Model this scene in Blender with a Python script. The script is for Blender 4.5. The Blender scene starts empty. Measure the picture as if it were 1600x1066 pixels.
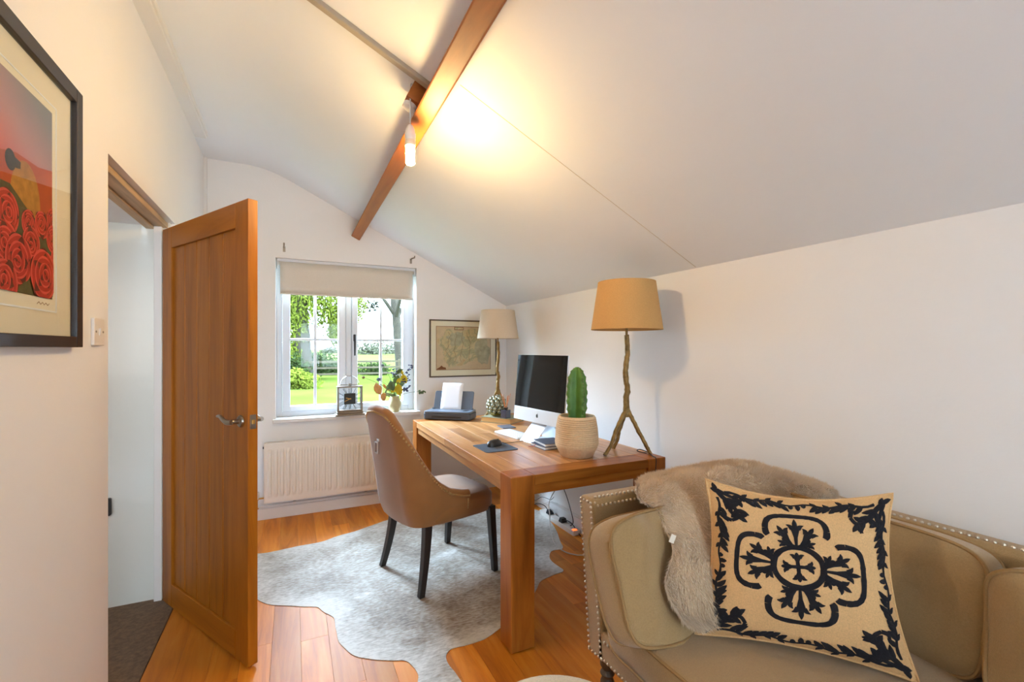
import bpy, bmesh, math, random
from mathutils import Vector, Matrix, noise
random.seed(7)
PI = math.pi
SC = bpy.context.scene
COL = SC.collection

# ------------------------------------------------------------------ camera
F = 711.0; HY = 545.0; EYE = 1.345; YAW = math.atan(342/711.0)
sA, cA = math.sin(YAW), math.cos(YAW)
cam = bpy.data.cameras.new('camera'); cam.sensor_width = 36; cam.lens = 36*F/1600
cam.shift_y = (HY-533)/1600; cam.clip_start = .02; cam.clip_end = 400
camo = bpy.data.objects.new('camera', cam); COL.objects.link(camo)
camo.location = (0, 0, EYE); camo.rotation_euler = (PI/2, 0, -YAW); SC.camera = camo
# ------------------------------------------------------------------ world, light, exposure
W = bpy.data.worlds.new('overcast_sky'); SC.world = W; W.use_nodes = True
W.node_tree.nodes['Background'].inputs[0].default_value = (.62, .79, 1.0, 1)
W.node_tree.nodes['Background'].inputs[1].default_value = 10.0
def area(name, loc, rot, sx, sy, power, col):
    l = bpy.data.lights.new(name, 'AREA'); l.shape = 'RECTANGLE'; l.size = sx; l.size_y = sy
    l.energy = power; l.color = col
    o = bpy.data.objects.new(name, l); COL.objects.link(o); o.location = loc; o.rotation_euler = rot
    return o
area('rear_fill_light', (.55, -2.62, 1.42), (PI/2, 0, 0), .9, 1.0, 26, (.70, .84, 1.0))  # fill light added at the invented window behind the camera
gl_ = Vector((-.75, 5.5, 2.85))
area('daylight_garden_window', gl_, (Vector((1.35, 2.9, .85))-gl_).to_track_quat('-Z', 'Y').to_euler(), 2.4, 1.1, 900, (.58, .76, 1.0))
area('hall_fill_light', (-1.2, .95, 1.5), (PI/2, 0, 0), .8, .8, 5, (1.0, .95, .86))  # unseen lamp added inside the closed hall to brighten its wall
vs = SC.view_settings; vs.view_transform = 'Standard'; vs.look = 'None'; vs.exposure = 0.84; vs.gamma = 1.0
vs.use_curve_mapping = False

# ------------------------------------------------------------------ pixel helpers (1600x1066 frame)
def ray(px, py):
    l = (px-800)/F
    return Vector((sA+l*cA, cA-l*sA, (HY-py)/F))
def pz(px, py, z):
    d = ray(px, py); return d*((z-EYE)/d.z)+Vector((0, 0, EYE))
def pX(px, py, x):
    d = ray(px, py); return d*(x/d.x)+Vector((0, 0, EYE))
def pY(px, py, y):
    d = ray(px, py); return d*(y/d.y)+Vector((0, 0, EYE))

# ------------------------------------------------------------------ materials
def srgb(r, g, b):
    f = lambda c: (c/255/12.92) if c/255 <= .04045 else ((c/255+.055)/1.055)**2.4
    return (f(r), f(g), f(b))
MATS = {}
def base_mat(name):
    m = bpy.data.materials.new(name); m.use_nodes = True
    MATS[name] = m
    return m, m.node_tree.nodes, m.node_tree.links, m.node_tree.nodes['Principled BSDF']
def ramp(N, stops):
    r = N.new('ShaderNodeValToRGB'); e = r.color_ramp.elements
    while len(e) < len(stops): e.new(.5)
    for i, (p, c) in enumerate(stops):
        e[i].position = p; e[i].color = (*c, 1)
    return r
def coords(N, L, scale=(1, 1, 1), rand=False, kind='Object'):
    tc = N.new('ShaderNodeTexCoord'); mp = N.new('ShaderNodeMapping')
    mp.inputs['Scale'].default_value = scale
    L.new(tc.outputs[kind], mp.inputs['Vector'])
    if rand:
        oi = N.new('ShaderNodeObjectInfo'); mu = N.new('ShaderNodeMath'); mu.operation = 'MULTIPLY'; mu.inputs[1].default_value = 37
        L.new(oi.outputs['Random'], mu.inputs[0]); L.new(mu.outputs[0], mp.inputs['Location'])
    return mp
def mat(name, col, rough=.6, var=0, vscale=6, bump=0, bscale=120, metal=0, stretch=(1, 1, 1), spec=None, coat=0, sheen=0, trans=0, emit=None, es=0, alpha=1, rvar=0):
    m, N, L, B = base_mat(name)
    B.inputs['Base Color'].default_value = (*col, 1); B.inputs['Roughness'].default_value = rough; B.inputs['Metallic'].default_value = metal
    if spec is not None: B.inputs['Specular IOR Level'].default_value = spec
    if coat: B.inputs['Coat Weight'].default_value = coat
    if sheen: B.inputs['Sheen Weight'].default_value = sheen; B.inputs['Sheen Roughness'].default_value = .5
    if trans: B.inputs['Transmission Weight'].default_value = trans
    if emit: B.inputs['Emission Color'].default_value = (*emit, 1); B.inputs['Emission Strength'].default_value = es
    mp = coords(N, L, stretch)
    if var:
        n = N.new('ShaderNodeTexNoise'); n.inputs['Scale'].default_value = vscale; n.inputs['Detail'].default_value = 6
        L.new(mp.outputs[0], n.inputs['Vector'])
        r = ramp(N, [(.3, tuple(c*(1-var) for c in col)), (.7, tuple(min(1, c*(1+var)) for c in col))])
        L.new(n.outputs['Fac'], r.inputs[0]); L.new(r.outputs[0], B.inputs['Base Color'])
    if bump:
        n = N.new('ShaderNodeTexNoise'); n.inputs['Scale'].default_value = bscale; n.inputs['Detail'].default_value = 3
        L.new(mp.outputs[0], n.inputs['Vector'])
        b = N.new('ShaderNodeBump'); b.inputs['Strength'].default_value = bump; b.inputs['Distance'].default_value = .01
        L.new(n.outputs['Fac'], b.inputs['Height']); L.new(b.outputs[0], B.inputs['Normal'])
    return m
def wood(name, stops, axis='y', rough=.38, scale=1.0, rand=True, bright=.25, bump=.08, coat=0):
    m, N, L, B = base_mat(name)
    st = {'x': (1.2, 14, 14), 'y': (14, 1.2, 14), 'z': (14, 14, 1.2)}[axis]
    mp = coords(N, L, tuple(s*scale for s in st), rand)
    n = N.new('ShaderNodeTexNoise'); n.inputs['Scale'].default_value = 1.0; n.inputs['Detail'].default_value = 8; n.inputs['Roughness'].default_value = .62; n.inputs['Distortion'].default_value = .8
    L.new(mp.outputs[0], n.inputs['Vector'])
    r = ramp(N, stops); L.new(n.outputs['Fac'], r.inputs[0])
    n2 = N.new('ShaderNodeTexNoise'); n2.inputs['Scale'].default_value = 6; n2.inputs['Detail'].default_value = 4
    L.new(mp.outputs[0], n2.inputs['Vector'])
    hs = N.new('ShaderNodeHueSaturation')
    oi = N.new('ShaderNodeObjectInfo')
    mr = N.new('ShaderNodeMapRange'); mr.inputs[3].default_value = 1-bright; mr.inputs[4].default_value = 1+bright
    L.new(oi.outputs['Random'], mr.inputs[0]); L.new(mr.outputs[0], hs.inputs['Value']); L.new(r.outputs[0], hs.inputs['Color'])
    L.new(hs.outputs[0], B.inputs['Base Color'])
    B.inputs['Roughness'].default_value = rough; B.inputs['Specular IOR Level'].default_value = .28 if 'door' in name or name.endswith('_z') or name.endswith('_x') else .5
    if coat: B.inputs['Coat Weight'].default_value = coat; B.inputs['Coat Roughness'].default_value = .15
    b = N.new('ShaderNodeBump'); b.inputs['Strength'].default_value = bump; b.inputs['Distance'].default_value = .003
    L.new(n2.outputs['Fac'], b.inputs['Height']); L.new(b.outputs[0], B.inputs['Normal'])
    return m

mat('wall_paint', (.85, .835, .82), .75, .012, 2, .05, 60)
mat('ceiling_paint', (.845, .86, .88), .8, .01, 2, .04, 40)
mat('trim_paint', (.80, .78, .76), .45)
mat('joint_line', srgb(205, 196, 184), .8)
mat('upvc', (.68, .70, .74), .3)
mat('hall_gloss', (.74, .75, .70), .22, .01, 2, .25, 9)
mat('carpet', srgb(128, 104, 82), .95, .25, 60, .8, 350)
wood('floor_wood', [(0.25, srgb(176, 92, 8)), (0.5, srgb(216, 130, 26)), (0.75, srgb(228, 158, 60))], 'y', .5, 1.0, True, .2, .05, 0)
wood('table_wood_y', [(.25, srgb(134, 84, 42)), (.48, srgb(190, 134, 80)), (.75, srgb(212, 166, 116))], 'y', .34, .9, True, .13, .1)  # paler and greyer than the leg wood: glare on the top put into colour
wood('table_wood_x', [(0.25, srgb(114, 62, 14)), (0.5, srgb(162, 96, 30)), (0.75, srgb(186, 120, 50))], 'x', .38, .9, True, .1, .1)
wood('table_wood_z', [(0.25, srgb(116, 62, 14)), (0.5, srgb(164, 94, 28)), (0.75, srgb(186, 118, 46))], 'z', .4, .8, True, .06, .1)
wood('door_wood', [(0.25, srgb(128, 70, 8)), (0.5, srgb(166, 98, 18)), (0.78, srgb(184, 116, 32))], 'z', .42, .9, True, .05, .05)
wood('door_wood_x', [(0.25, srgb(136, 74, 10)), (0.5, srgb(166, 98, 18)), (0.78, srgb(180, 112, 30))], 'x', .42, .9, True, .05, .05)
wood('beam_wood', [(0.25, srgb(112, 58, 16)), (0.5, srgb(158, 86, 26)), (0.75, srgb(180, 108, 40))], 'y', .55, .7, True, .02, .3)
mat('lining_wood', srgb(196, 168, 132), .6, .22, 3, stretch=(12, 1, 12))
mat('black_leg', srgb(42, 36, 34), .4, .15, 30, stretch=(8, 8, 1))
mat('chair_velvet', srgb(146, 97, 44), .75, .07, 9, .05, 400, sheen=.5)
mat('brass_nail', srgb(205, 180, 135), .3, metal=1)
mat('pewter_nail', srgb(212, 200, 182), .3, metal=1)
mat('steel', srgb(160, 150, 138), .28, metal=1)
mat('chrome', srgb(215, 215, 218), .15, metal=1)
mat('brass', srgb(210, 165, 90), .3, metal=1)
mat('sofa_linen', srgb(164, 132, 86), .9, .08, 220, .35, 500, sheen=.3)
mat('sofa_piping', srgb(150, 116, 72), .9, .08, 220)
mat('dark_wood', srgb(84, 66, 46), .5, .2, 8)
mat('pillow_linen', srgb(222, 176, 120), .95, .1, 260, .4, 600)
mat('navy_thread', srgb(18, 17, 26), .85, .3, 200, .6, 700)
mat('fur', srgb(232, 206, 172), .9, .12, 9, sheen=.6)
mat('fur_hide', srgb(206, 178, 144), .95, .1, 9, .5, 200)
mat('black_frame', srgb(46, 42, 44), .4)
mat('mount_board', srgb(236, 222, 200), .9)
mat('paper', srgb(240, 240, 244), .85)
mat('print_paper', srgb(238, 226, 206), .9)
mat('white_plastic', srgb(232, 226, 218), .35)
mat('black_plastic', srgb(30, 30, 33), .4)
mat('grey_plastic', srgb(96, 106, 120), .35, .04, 4)
mat('dark_grey', srgb(66, 72, 84), .5)
mat('mousepad', srgb(74, 84, 100), .85, .04, 200)
mat('aluminium', srgb(226, 230, 234), .32, metal=.35)
mat('screen_black', srgb(8, 9, 10), .04, spec=.35)
mat('pot_clay', srgb(216, 184, 144), .85, .07, 90, .3, 260)
mat('soil', srgb(70, 52, 38), 1, .4, 90, .8, 120)
mat('cactus', srgb(76, 118, 46), .5, .22, 14)
mat('cactus_rib', srgb(120, 118, 70), .7, .2, 40)
mat('bronze_branch', srgb(140, 112, 62), .45, .35, 30, .8, 55, metal=.45)
mat('shade_linen', srgb(202, 156, 96), .9, .07, 240, .3, 500)
mat('shade_pale', srgb(204, 186, 162), .9, .05, 240, .3, 500)
mat('shade_inner', srgb(235, 228, 215), .9)
mat('silver_glass', srgb(150, 158, 140), .12, .12, 30, metal=.75)
mat('gold_glass', srgb(170, 150, 70), .12, .35, 20, metal=.6)
mat('smoke_glass', srgb(62, 66, 84), .1, spec=.6)
mat('reed', srgb(210, 128, 70), .7)
mat('book_cover', srgb(142, 140, 112), .6, .06, 30)
mat('book_pages', srgb(206, 168, 112), .9, .12, 6, stretch=(1, 1, 60))
mat('navy_cover', srgb(60, 68, 92), .5)
mat('page_white', srgb(226, 226, 224), .9)
mat('red_ribbon', srgb(200, 80, 60), .6)
mat('clock_metal', srgb(140, 130, 118), .35, .15, 12, metal=.8)
mat('clock_face', srgb(50, 54, 54), .6)
mat('vase_clay', srgb(196, 184, 140), .6, .15, 12)
mat('stem', srgb(96, 104, 70), .8)
mat('leaf_green', srgb(96, 120, 82), .6, .2, 20)
mat('leaf_pale', srgb(150, 160, 120), .7, .2, 25)
mat('leaf_yellow', srgb(212, 190, 40), .6, .25, 25)
mat('leaf_orange', srgb(216, 160, 96), .7, .25, 25)
mat('thistle', srgb(86, 90, 112), .8, .25, 40)
mat('thistle_brown', srgb(140, 110, 92), .8, .25, 40)
mat('berry', srgb(70, 72, 104), .6, .2, 40)
mat('radiator_white', srgb(236, 226, 214), .35)
mat('blind_fabric', srgb(218, 210, 198), .95, .03, 200)
mat('cable_black', srgb(26, 26, 28), .5)
mat('cable_white', srgb(206, 202, 196), .5)
mat('red_lamp', srgb(240, 60, 20), .3, emit=(1, .12, .02), es=1.6)
mat('bulb_glow', (1, .9, .7), .4, emit=(1.0, .67, .29), es=410)
mat('bulb_white', srgb(232, 216, 190), .4)
mat('wall_beige_batten', srgb(170, 158, 140), .7, .08, 10)
mat('pouffe_fabric', srgb(226, 214, 192), .95, .08, 160, .5, 300)
mat('lawn', srgb(84, 100, 42), .95, .22, .35, spec=0)
mat('field', srgb(90, 102, 56), .95, .15, .08, spec=0)
mat('bark', srgb(60, 55, 45), .95, .3, 5, .8, 12)
mat('leaf_a', srgb(96, 106, 40), .8, .35, 2.5, spec=0)
mat('leaf_b', srgb(50, 62, 34), .8, .35, 2.5, spec=0)
mat('leaf_c', srgb(46, 50, 40), .8, .3, 2.5, spec=0)
mat('fence_wood', srgb(74, 66, 50), .9, .2, 6)
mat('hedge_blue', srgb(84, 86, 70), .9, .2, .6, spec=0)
# rug hide: mottled
def hide_mat():
    m, N, L, B = base_mat('cowhide')
    mp = coords(N, L, (1, 1, 1))
    n = N.new('ShaderNodeTexNoise'); n.inputs['Scale'].default_value = 3.2; n.inputs['Detail'].default_value = 9; n.inputs['Roughness'].default_value = .7; n.inputs['Distortion'].default_value = .6
    L.new(mp.outputs[0], n.inputs['Vector'])
    mp2 = coords(N, L, (30, 75, 30)); n2 = N.new('ShaderNodeTexNoise'); n2.inputs['Scale'].default_value = 1.2; n2.inputs['Detail'].default_value = 5
    L.new(mp2.outputs[0], n2.inputs['Vector'])
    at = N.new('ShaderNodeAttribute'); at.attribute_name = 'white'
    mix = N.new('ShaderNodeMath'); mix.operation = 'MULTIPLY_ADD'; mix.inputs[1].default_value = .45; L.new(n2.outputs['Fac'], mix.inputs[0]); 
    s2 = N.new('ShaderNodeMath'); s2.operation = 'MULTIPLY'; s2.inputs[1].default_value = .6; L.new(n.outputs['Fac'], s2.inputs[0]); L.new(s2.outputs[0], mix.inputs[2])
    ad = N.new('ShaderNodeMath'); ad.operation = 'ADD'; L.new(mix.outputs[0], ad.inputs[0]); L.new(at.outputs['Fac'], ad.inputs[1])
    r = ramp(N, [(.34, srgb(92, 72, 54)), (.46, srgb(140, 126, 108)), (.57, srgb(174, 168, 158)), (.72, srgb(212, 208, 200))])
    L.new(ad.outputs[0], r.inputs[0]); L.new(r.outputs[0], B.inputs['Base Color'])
    B.inputs['Roughness'].default_value = .6; B.inputs['Sheen Weight'].default_value = .3
    b = N.new('ShaderNodeBump'); b.inputs['Strength'].default_value = .35; b.inputs['Distance'].default_value = .01
    L.new(n2.outputs['Fac'], b.inputs['Height']); L.new(b.outputs[0], B.inputs['Normal'])
hide_mat()
def glass_mat():
    m, N, L, B = base_mat('window_glass'); N.remove(B)
    t = N.new('ShaderNodeBsdfTransparent'); t.inputs[0].default_value = (.97, .99, .98, 1)
    g = N.new('ShaderNodeBsdfGlossy'); g.inputs['Roughness'].default_value = .01
    fr = N.new('ShaderNodeLayerWeight'); fr.inputs[0].default_value = .5
    pw5 = N.new('ShaderNodeMath'); pw5.operation = 'POWER'; pw5.inputs[1].default_value = 5; L.new(fr.outputs['Facing'], pw5.inputs[0])
    ma5 = N.new('ShaderNodeMath'); ma5.operation = 'MULTIPLY_ADD'; ma5.inputs[1].default_value = .8; ma5.inputs[2].default_value = .005; L.new(pw5.outputs[0], ma5.inputs[0])
    mx = N.new('ShaderNodeMixShader'); L.new(ma5.outputs[0], mx.inputs[0]); L.new(t.outputs[0], mx.inputs[1]); L.new(g.outputs[0], mx.inputs[2])
    L.new(mx.outputs[0], N['Material Output'].inputs[0])
glass_mat()
def map_mat():
    m, N, L, B = base_mat('old_map')
    mp = coords(N, L, (1, 1, 1)); n = N.new('ShaderNodeTexNoise'); n.inputs['Scale'].default_value = 9; n.inputs['Detail'].default_value = 8; n.inputs['Distortion'].default_value = 1.2
    L.new(mp.outputs[0], n.inputs['Vector'])
    r = ramp(N, [(.3, srgb(196, 160, 120)), (.43, srgb(206, 184, 146)), (.52, srgb(166, 158, 128)), (.58, srgb(206, 182, 140)), (.75, srgb(178, 164, 132))])
    L.new(n.outputs['Fac'], r.inputs[0]); L.new(r.outputs[0], B.inputs['Base Color']); B.inputs['Roughness'].default_value = .9
map_mat()
mat('map_sea', srgb(206, 178, 146), .9, .06, 20); mat('map_line', srgb(128, 78, 50), .9); mat('map_grey', srgb(176, 166, 140), .9, .2, 26)
def art_mat():   # printed sky of the picture, mauve fading to rose
    m, N, L, B = base_mat('art_sky')
    tc = N.new('ShaderNodeTexCoord'); sp = N.new('ShaderNodeSeparateXYZ'); L.new(tc.outputs['Object'], sp.inputs[0])
    mr = N.new('ShaderNodeMapRange'); mr.inputs[1].default_value = 1.62; mr.inputs[2].default_value = 1.97
    a = N.new('ShaderNodeMath'); a.operation = 'MULTIPLY_ADD'; a.inputs[1].default_value = .55; L.new(sp.outputs[1], a.inputs[0]); L.new(sp.outputs[2], a.inputs[2])
    mr.inputs[1].default_value = .34; mr.inputs[2].default_value = .70
    L.new(a.outputs[0], mr.inputs[0])
    r = ramp(N, [(0, srgb(206, 110, 96)), (.3, srgb(206, 96, 96)), (.6, srgb(184, 132, 138)), (1, srgb(124, 122, 136))])
    L.new(mr.outputs[0], r.inputs[0]); L.new(r.outputs[0], B.inputs['Base Color']); B.inputs['Roughness'].default_value = .7
art_mat()
mat('art_hill', srgb(180, 66, 22), .7, .15, 12); mat('art_wool', srgb(178, 122, 48), .8, .2, 60); mat('art_dark', srgb(34, 30, 32), .7)
mat('art_red', srgb(176, 22, 20), .7, .12, 30); mat('art_deep', srgb(92, 8, 12), .7, .12, 30); mat('art_pink', srgb(216, 70, 58), .7, .12, 30); mat('art_green', srgb(70, 74, 44), .7, .4, 30)

# ------------------------------------------------------------------ object helpers
def finish(name, bm, m, parent=None, smooth=False, bev=0, angle=40, loc=None, rot=None, seg=2):
    me = bpy.data.meshes.new(name)
    bmesh.ops.recalc_face_normals(bm, faces=bm.faces[:])
    bm.to_mesh(me); bm.free()
    me.materials.append(MATS[m])
    if smooth:
        me.polygons.foreach_set('use_smooth', [True]*len(me.polygons))
        if angle < 180: me.set_sharp_from_angle(angle=math.radians(angle))
    o = bpy.data.objects.new(name, me); COL.objects.link(o)
    if parent: o.parent = parent
    if loc: o.location = loc
    if rot: o.rotation_euler = rot
    if bev:
        b = o.modifiers.new('bevel', 'BEVEL'); b.width = bev; b.segments = seg; b.limit_method = 'ANGLE'
    return o
def tag(o, label, cat, group=None, kind=None):
    o['label'] = label; o['category'] = cat
    if group: o['group'] = group
    if kind: o['kind'] = kind
    return o
def thing(name, label, cat, loc=(0, 0, 0), rz=0, group=None, kind=None):
    o = bpy.data.objects.new(name, None); COL.objects.link(o); o.location = loc; o.rotation_euler = (0, 0, rz)
    o.empty_display_size = .05
    return tag(o, label, cat, group, kind)
def B_(): return bmesh.new()
def box(bm, x0, x1, y0, y1, z0, z1, M=None):
    vs_ = [bm.verts.new((x, y, z)) for z in (z0, z1) for y in (y0, y1) for x in (x0, x1)]
    for f in ((0, 2, 3, 1), (4, 5, 7, 6), (0, 1, 5, 4), (2, 6, 7, 3), (0, 4, 6, 2), (1, 3, 7, 5)):
        bm.faces.new([vs_[i] for i in f])
    if M is not None:
        for v in vs_: v.co = M @ v.co
    return bm
def hexa(bm, pts):    # 8 points: bottom 4 (ccw), top 4
    v = [bm.verts.new(p) for p in pts]
    for f in ((3, 2, 1, 0), (4, 5, 6, 7), (0, 1, 5, 4), (1, 2, 6, 5), (2, 3, 7, 6), (3, 0, 4, 7)): bm.faces.new([v[i] for i in f])
    return bm
def bx(name, x0, x1, y0, y1, z0, z1, m, parent=None, bev=0, **k):
    return finish(name, box(B_(), x0, x1, y0, y1, z0, z1), m, parent, bev=bev, **k)
def smoothpath(pts, n=6):
    P = [Vector(p) for p in pts]; out = []
    for i in range(len(P)-1):
        p0 = P[max(i-1, 0)]; p1 = P[i]; p2 = P[i+1]; p3 = P[min(i+2, len(P)-1)]
        for k in range(n):
            t = k/n
            out.append(.5*((2*p1)+(p2-p0)*t+(2*p0-5*p1+4*p2-p3)*t*t+(3*p1-p0-3*p2+p3)*t**3))
    out.append(P[-1]); return out
def tube(bm, pts, r, n=8, caps=True, closed=False):
    P = [Vector(p) for p in pts]; rings = []
    R = r if isinstance(r, (list, tuple)) else [r]*len(P)
    if len(R) != len(P):
        R = [R[min(int(i*(len(R)-1)/(len(P)-1)), len(R)-2)]*(1-((i*(len(R)-1)/(len(P)-1))-min(int(i*(len(R)-1)/(len(P)-1)), len(R)-2)))+R[min(int(i*(len(R)-1)/(len(P)-1)), len(R)-2)+1]*((i*(len(R)-1)/(len(P)-1))-min(int(i*(len(R)-1)/(len(P)-1)), len(R)-2)) for i in range(len(P))]
    up = None
    for i, p in enumerate(P):
        if closed: t = P[(i+1) % len(P)]-P[i-1]
        else: t = P[min(i+1, len(P)-1)]-P[max(i-1, 0)]
        t.normalize()
        if up is None:
            up = Vector((0, 0, 1)) if abs(t.z) < .9 else Vector((1, 0, 0))
        a = t.cross(up)
        if a.length < 1e-5: a = t.orthogonal()
        a.normalize(); b = a.cross(t).normalized(); up = b
        rings.append([bm.verts.new(p+(a*math.cos(2*PI*k/n)+b*math.sin(2*PI*k/n))*R[i]) for k in range(n)])
    m = len(rings)
    for i in range(m if closed else m-1):
        A, Bq = rings[i], rings[(i+1) % m]
        for k in range(n): bm.faces.new((A[k], A[(k+1) % n], Bq[(k+1) % n], Bq[k]))
    if caps and not closed:
        bm.faces.new(rings[0]); bm.faces.new(rings[-1][::-1])
    return bm
def lathe(bm, prof, n=32, c=(0, 0, 0), cap=True):
    rings = []
    for r, z in prof:
        if r < 1e-6: rings.append([bm.verts.new((c[0], c[1], c[2]+z))])
        else: rings.append([bm.verts.new((c[0]+r*math.cos(2*PI*k/n), c[1]+r*math.sin(2*PI*k/n), c[2]+z)) for k in range(n)])
    for A, Bq in zip(rings, rings[1:]):
        for k in range(n):
            k2 = (k+1) % n
            f = [A[k % len(A)], A[k2 % len(A)], Bq[k2 % len(Bq)], Bq[k % len(Bq)]]
            g = []
            for v in f:
                if v not in g: g.append(v)
            if len(g) > 2: bm.faces.new(g)
    if cap:
        for Rr in (rings[0], rings[-1]):
            if len(Rr) > 2: bm.faces.new(Rr)
    return bm
def ball(bm, c, r, u=10, v=6, sc=(1, 1, 1)):
    M = Matrix.Translation(c) @ Matrix.Diagonal((r*sc[0], r*sc[1], r*sc[2], 1))
    bmesh.ops.create_uvsphere(bm, u_segments=u, v_segments=v, radius=1, matrix=M); return bm
def gridsurf(bm, fn, nu, nv, cu=False, cv=False):
    V = [[bm.verts.new(fn(i/(nu if cu else nu-1), j/(nv if cv else nv-1))) for j in range(nv)] for i in range(nu)]
    for i in range(nu if cu else nu-1):
        for j in range(nv if cv else nv-1):
            bm.faces.new((V[i][j], V[(i+1) % nu][j], V[(i+1) % nu][(j+1) % nv], V[i][(j+1) % nv]))
    return V
def prism(bm, poly, lo, hi, fn):    # poly of 2D points, extruded between lo and hi, mapped by fn(a,b,h)
    A = [bm.verts.new(fn(a, b, lo)) for a, b in poly]; C = [bm.verts.new(fn(a, b, hi)) for a, b in poly]
    bm.faces.new(A[::-1]); bm.faces.new(C)
    n = len(poly)
    for i in range(n): bm.faces.new((A[i], A[(i+1) % n], C[(i+1) % n], C[i]))
    return bm
def rrect(x0, x1, y0, y1, r, n=5):
    out = []
    for cx, cy, a in ((x1-r, y1-r, 0), (x0+r, y1-r, PI/2), (x0+r, y0+r, PI), (x1-r, y0+r, 1.5*PI)):
        for k in range(n+1): out.append((cx+r*math.cos(a+k*PI/2/n), cy+r*math.sin(a+k*PI/2/n)))
    return out
XYZ = lambda a, b, h: (a, b, h)
def interp(tab, x):
    if x <= tab[0][0]: return tab[0][1]
    for (a, p), (b, q) in zip(tab, tab[1:]):
        if x <= b: return p+(q-p)*(x-a)/(b-a)
    return tab[-1][1]

# ================================================================== SETTING
YF = 4.08; XL = -.58; XR = 1.90; YB = -2.4
def ceil_z(x):
    if x < -.347: return 2.777
    if x > -.027: return 1.763-.484*(x-1.907)
    t = (x+.347)/.32
    return 2.777-.484*.32*t*t/2
# floor: planks
fl = bx('floor', XL+.02, XR+.1, YB, YF+.1, -.06, -.014, 'dark_wood'); tag(fl, 'honey coloured polished wooden plank floor', 'floor', kind='structure')
pw = .118; meshes = {}
row = 0; x = XL+.022
while x < XR+.02:
    y = YB-random.uniform(0, 1.0)
    while y < YF+.02:
        L_ = random.choice((.9, 1.2, 1.5, 1.8))
        y0, y1 = max(y, YB), min(y+L_, YF+.03)
        if y1-y0 > .05:
            key = round(y1-y0, 2)
            if key not in meshes:
                q = bx('plank', 0, pw-.0006, 0, key-.0006, -.014, 0, 'floor_wood', fl); b = q.modifiers.new('bevel', 'BEVEL'); b.width = .0005; b.segments = 1
                meshes[key] = q
            else:
                q = meshes[key].copy(); COL.objects.link(q)
            q.location = (x, y0, 0)
        y += L_
    x += pw
# hall carpet and hall walls
tag(bx('floor_hall', -1.9, XL+.02, .5, 3.02, -.05, .006, 'carpet'), 'brown pile carpet in the hall beyond the open door', 'carpet', kind='structure')
tag(bx('wall_hall_end', -1.98, -.60, 3.02, 3.12, 0, 2.06, 'hall_gloss'), 'glossy off-white hall wall seen through the doorway', 'wall', kind='structure')
tag(bx('wall_hall_near', -1.98, XL-.13, .32, .4, 0, 2.06, 'wall_paint'), 'plain unseen near end wall closing off the hall', 'wall', kind='structure')  # unseen end wall, added to keep sky light out of the hall
tag(bx('wall_hall_far', -1.98, -1.9, .4, 3.12, 0, 2.0, 'wall_paint'), 'plain far side wall of the hall', 'wall', kind='structure')
tag(bx('ceiling_hall', -1.98, -.72, .4, 3.12, 2.0, 2.06, 'ceiling_paint'), 'low pale ceiling of the hall', 'ceiling', kind='structure')
# left wall with doorway y 2.03..3.02, head 1.995
DY0, DY1, DZ = 2.035, 3.02, 1.995
bm = B_()
box(bm, XL-.13, XL, YB, DY0, 0, 2.80); box(bm, XL-.13, XL, DY1+.02, 3.6, 0, 2.80); box(bm, XL-.13, XL, DY0, DY1+.02, DZ+.03, 2.80)
box(bm, XL-.15, XL-.022, 3.6, YF+.1, 0, 2.80)
tag(finish('wall_left', bm, 'wall_paint'), 'warm white plaster wall with the doorway on the left', 'wall', kind='structure')
# back wall with window opening
WX0, WX1, WZ0, WZ1 = -.126, 1.004, .785, 2.072
bm = B_()
box(bm, XL-.2, WX0, YF, YF+.22, 0, 2.82); box(bm, WX1, XR+.1, YF, YF+.22, 0, 2.82)
box(bm, WX0, WX1, YF, YF+.22, 0, WZ0-.03); box(bm, WX0, WX1, YF, YF+.22, WZ1, 2.82)
tag(finish('wall_back', bm, 'wall_paint'), 'white gable wall around the garden window', 'wall', kind='structure')
tag(bx('wall_right', XR, XR+.1, YB, YF+.05, 0, 1.80, 'wall_paint'), 'low white knee wall behind desk and sofa', 'wall', kind='structure')
# wall behind the camera unseen, with a window opening invented to supply daylight
bm = B_()
RX0, RX1, RZ0, RZ1 = .1, 1.0, .9, 1.95
box(bm, XL-.2, RX0, YB-.2, YB, 0, 2.82); box(bm, RX1, XR+.1, YB-.2, YB, 0, 2.82); box(bm, RX0, RX1, YB-.2, YB, 0, RZ0); box(bm, RX0, RX1, YB-.2, YB, RZ1, 2.82)
tag(finish('wall_front', bm, 'wall_paint'), 'white gable wall behind the viewer with an invented daylight window', 'wall', kind='structure')
# ceiling
xs = [XL-.2, -.36]+[-.347+.32*k/12 for k in range(13)]+[.5, 1.2, XR+.1]
bm = B_(); lo = [(x_, ceil_z(x_)) for x_ in xs]; poly = lo+[(x_, z_+.06) for x_, z_ in reversed(lo)]
A0 = [bm.verts.new((a, YB-.2, b)) for a, b in poly]; A1 = [bm.verts.new((a, YF+.2, b)) for a, b in poly]
n = len(poly)
for i in range(n): bm.faces.new((A0[i], A0[(i+1) % n], A1[(i+1) % n], A1[i]))
bm.faces.new(A0); bm.faces.new(A1[::-1])
tag(finish('ceiling', bm, 'ceiling_paint', smooth=True, angle=35), 'white plastered ceiling sloping down to the right', 'ceiling', kind='structure')
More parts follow.
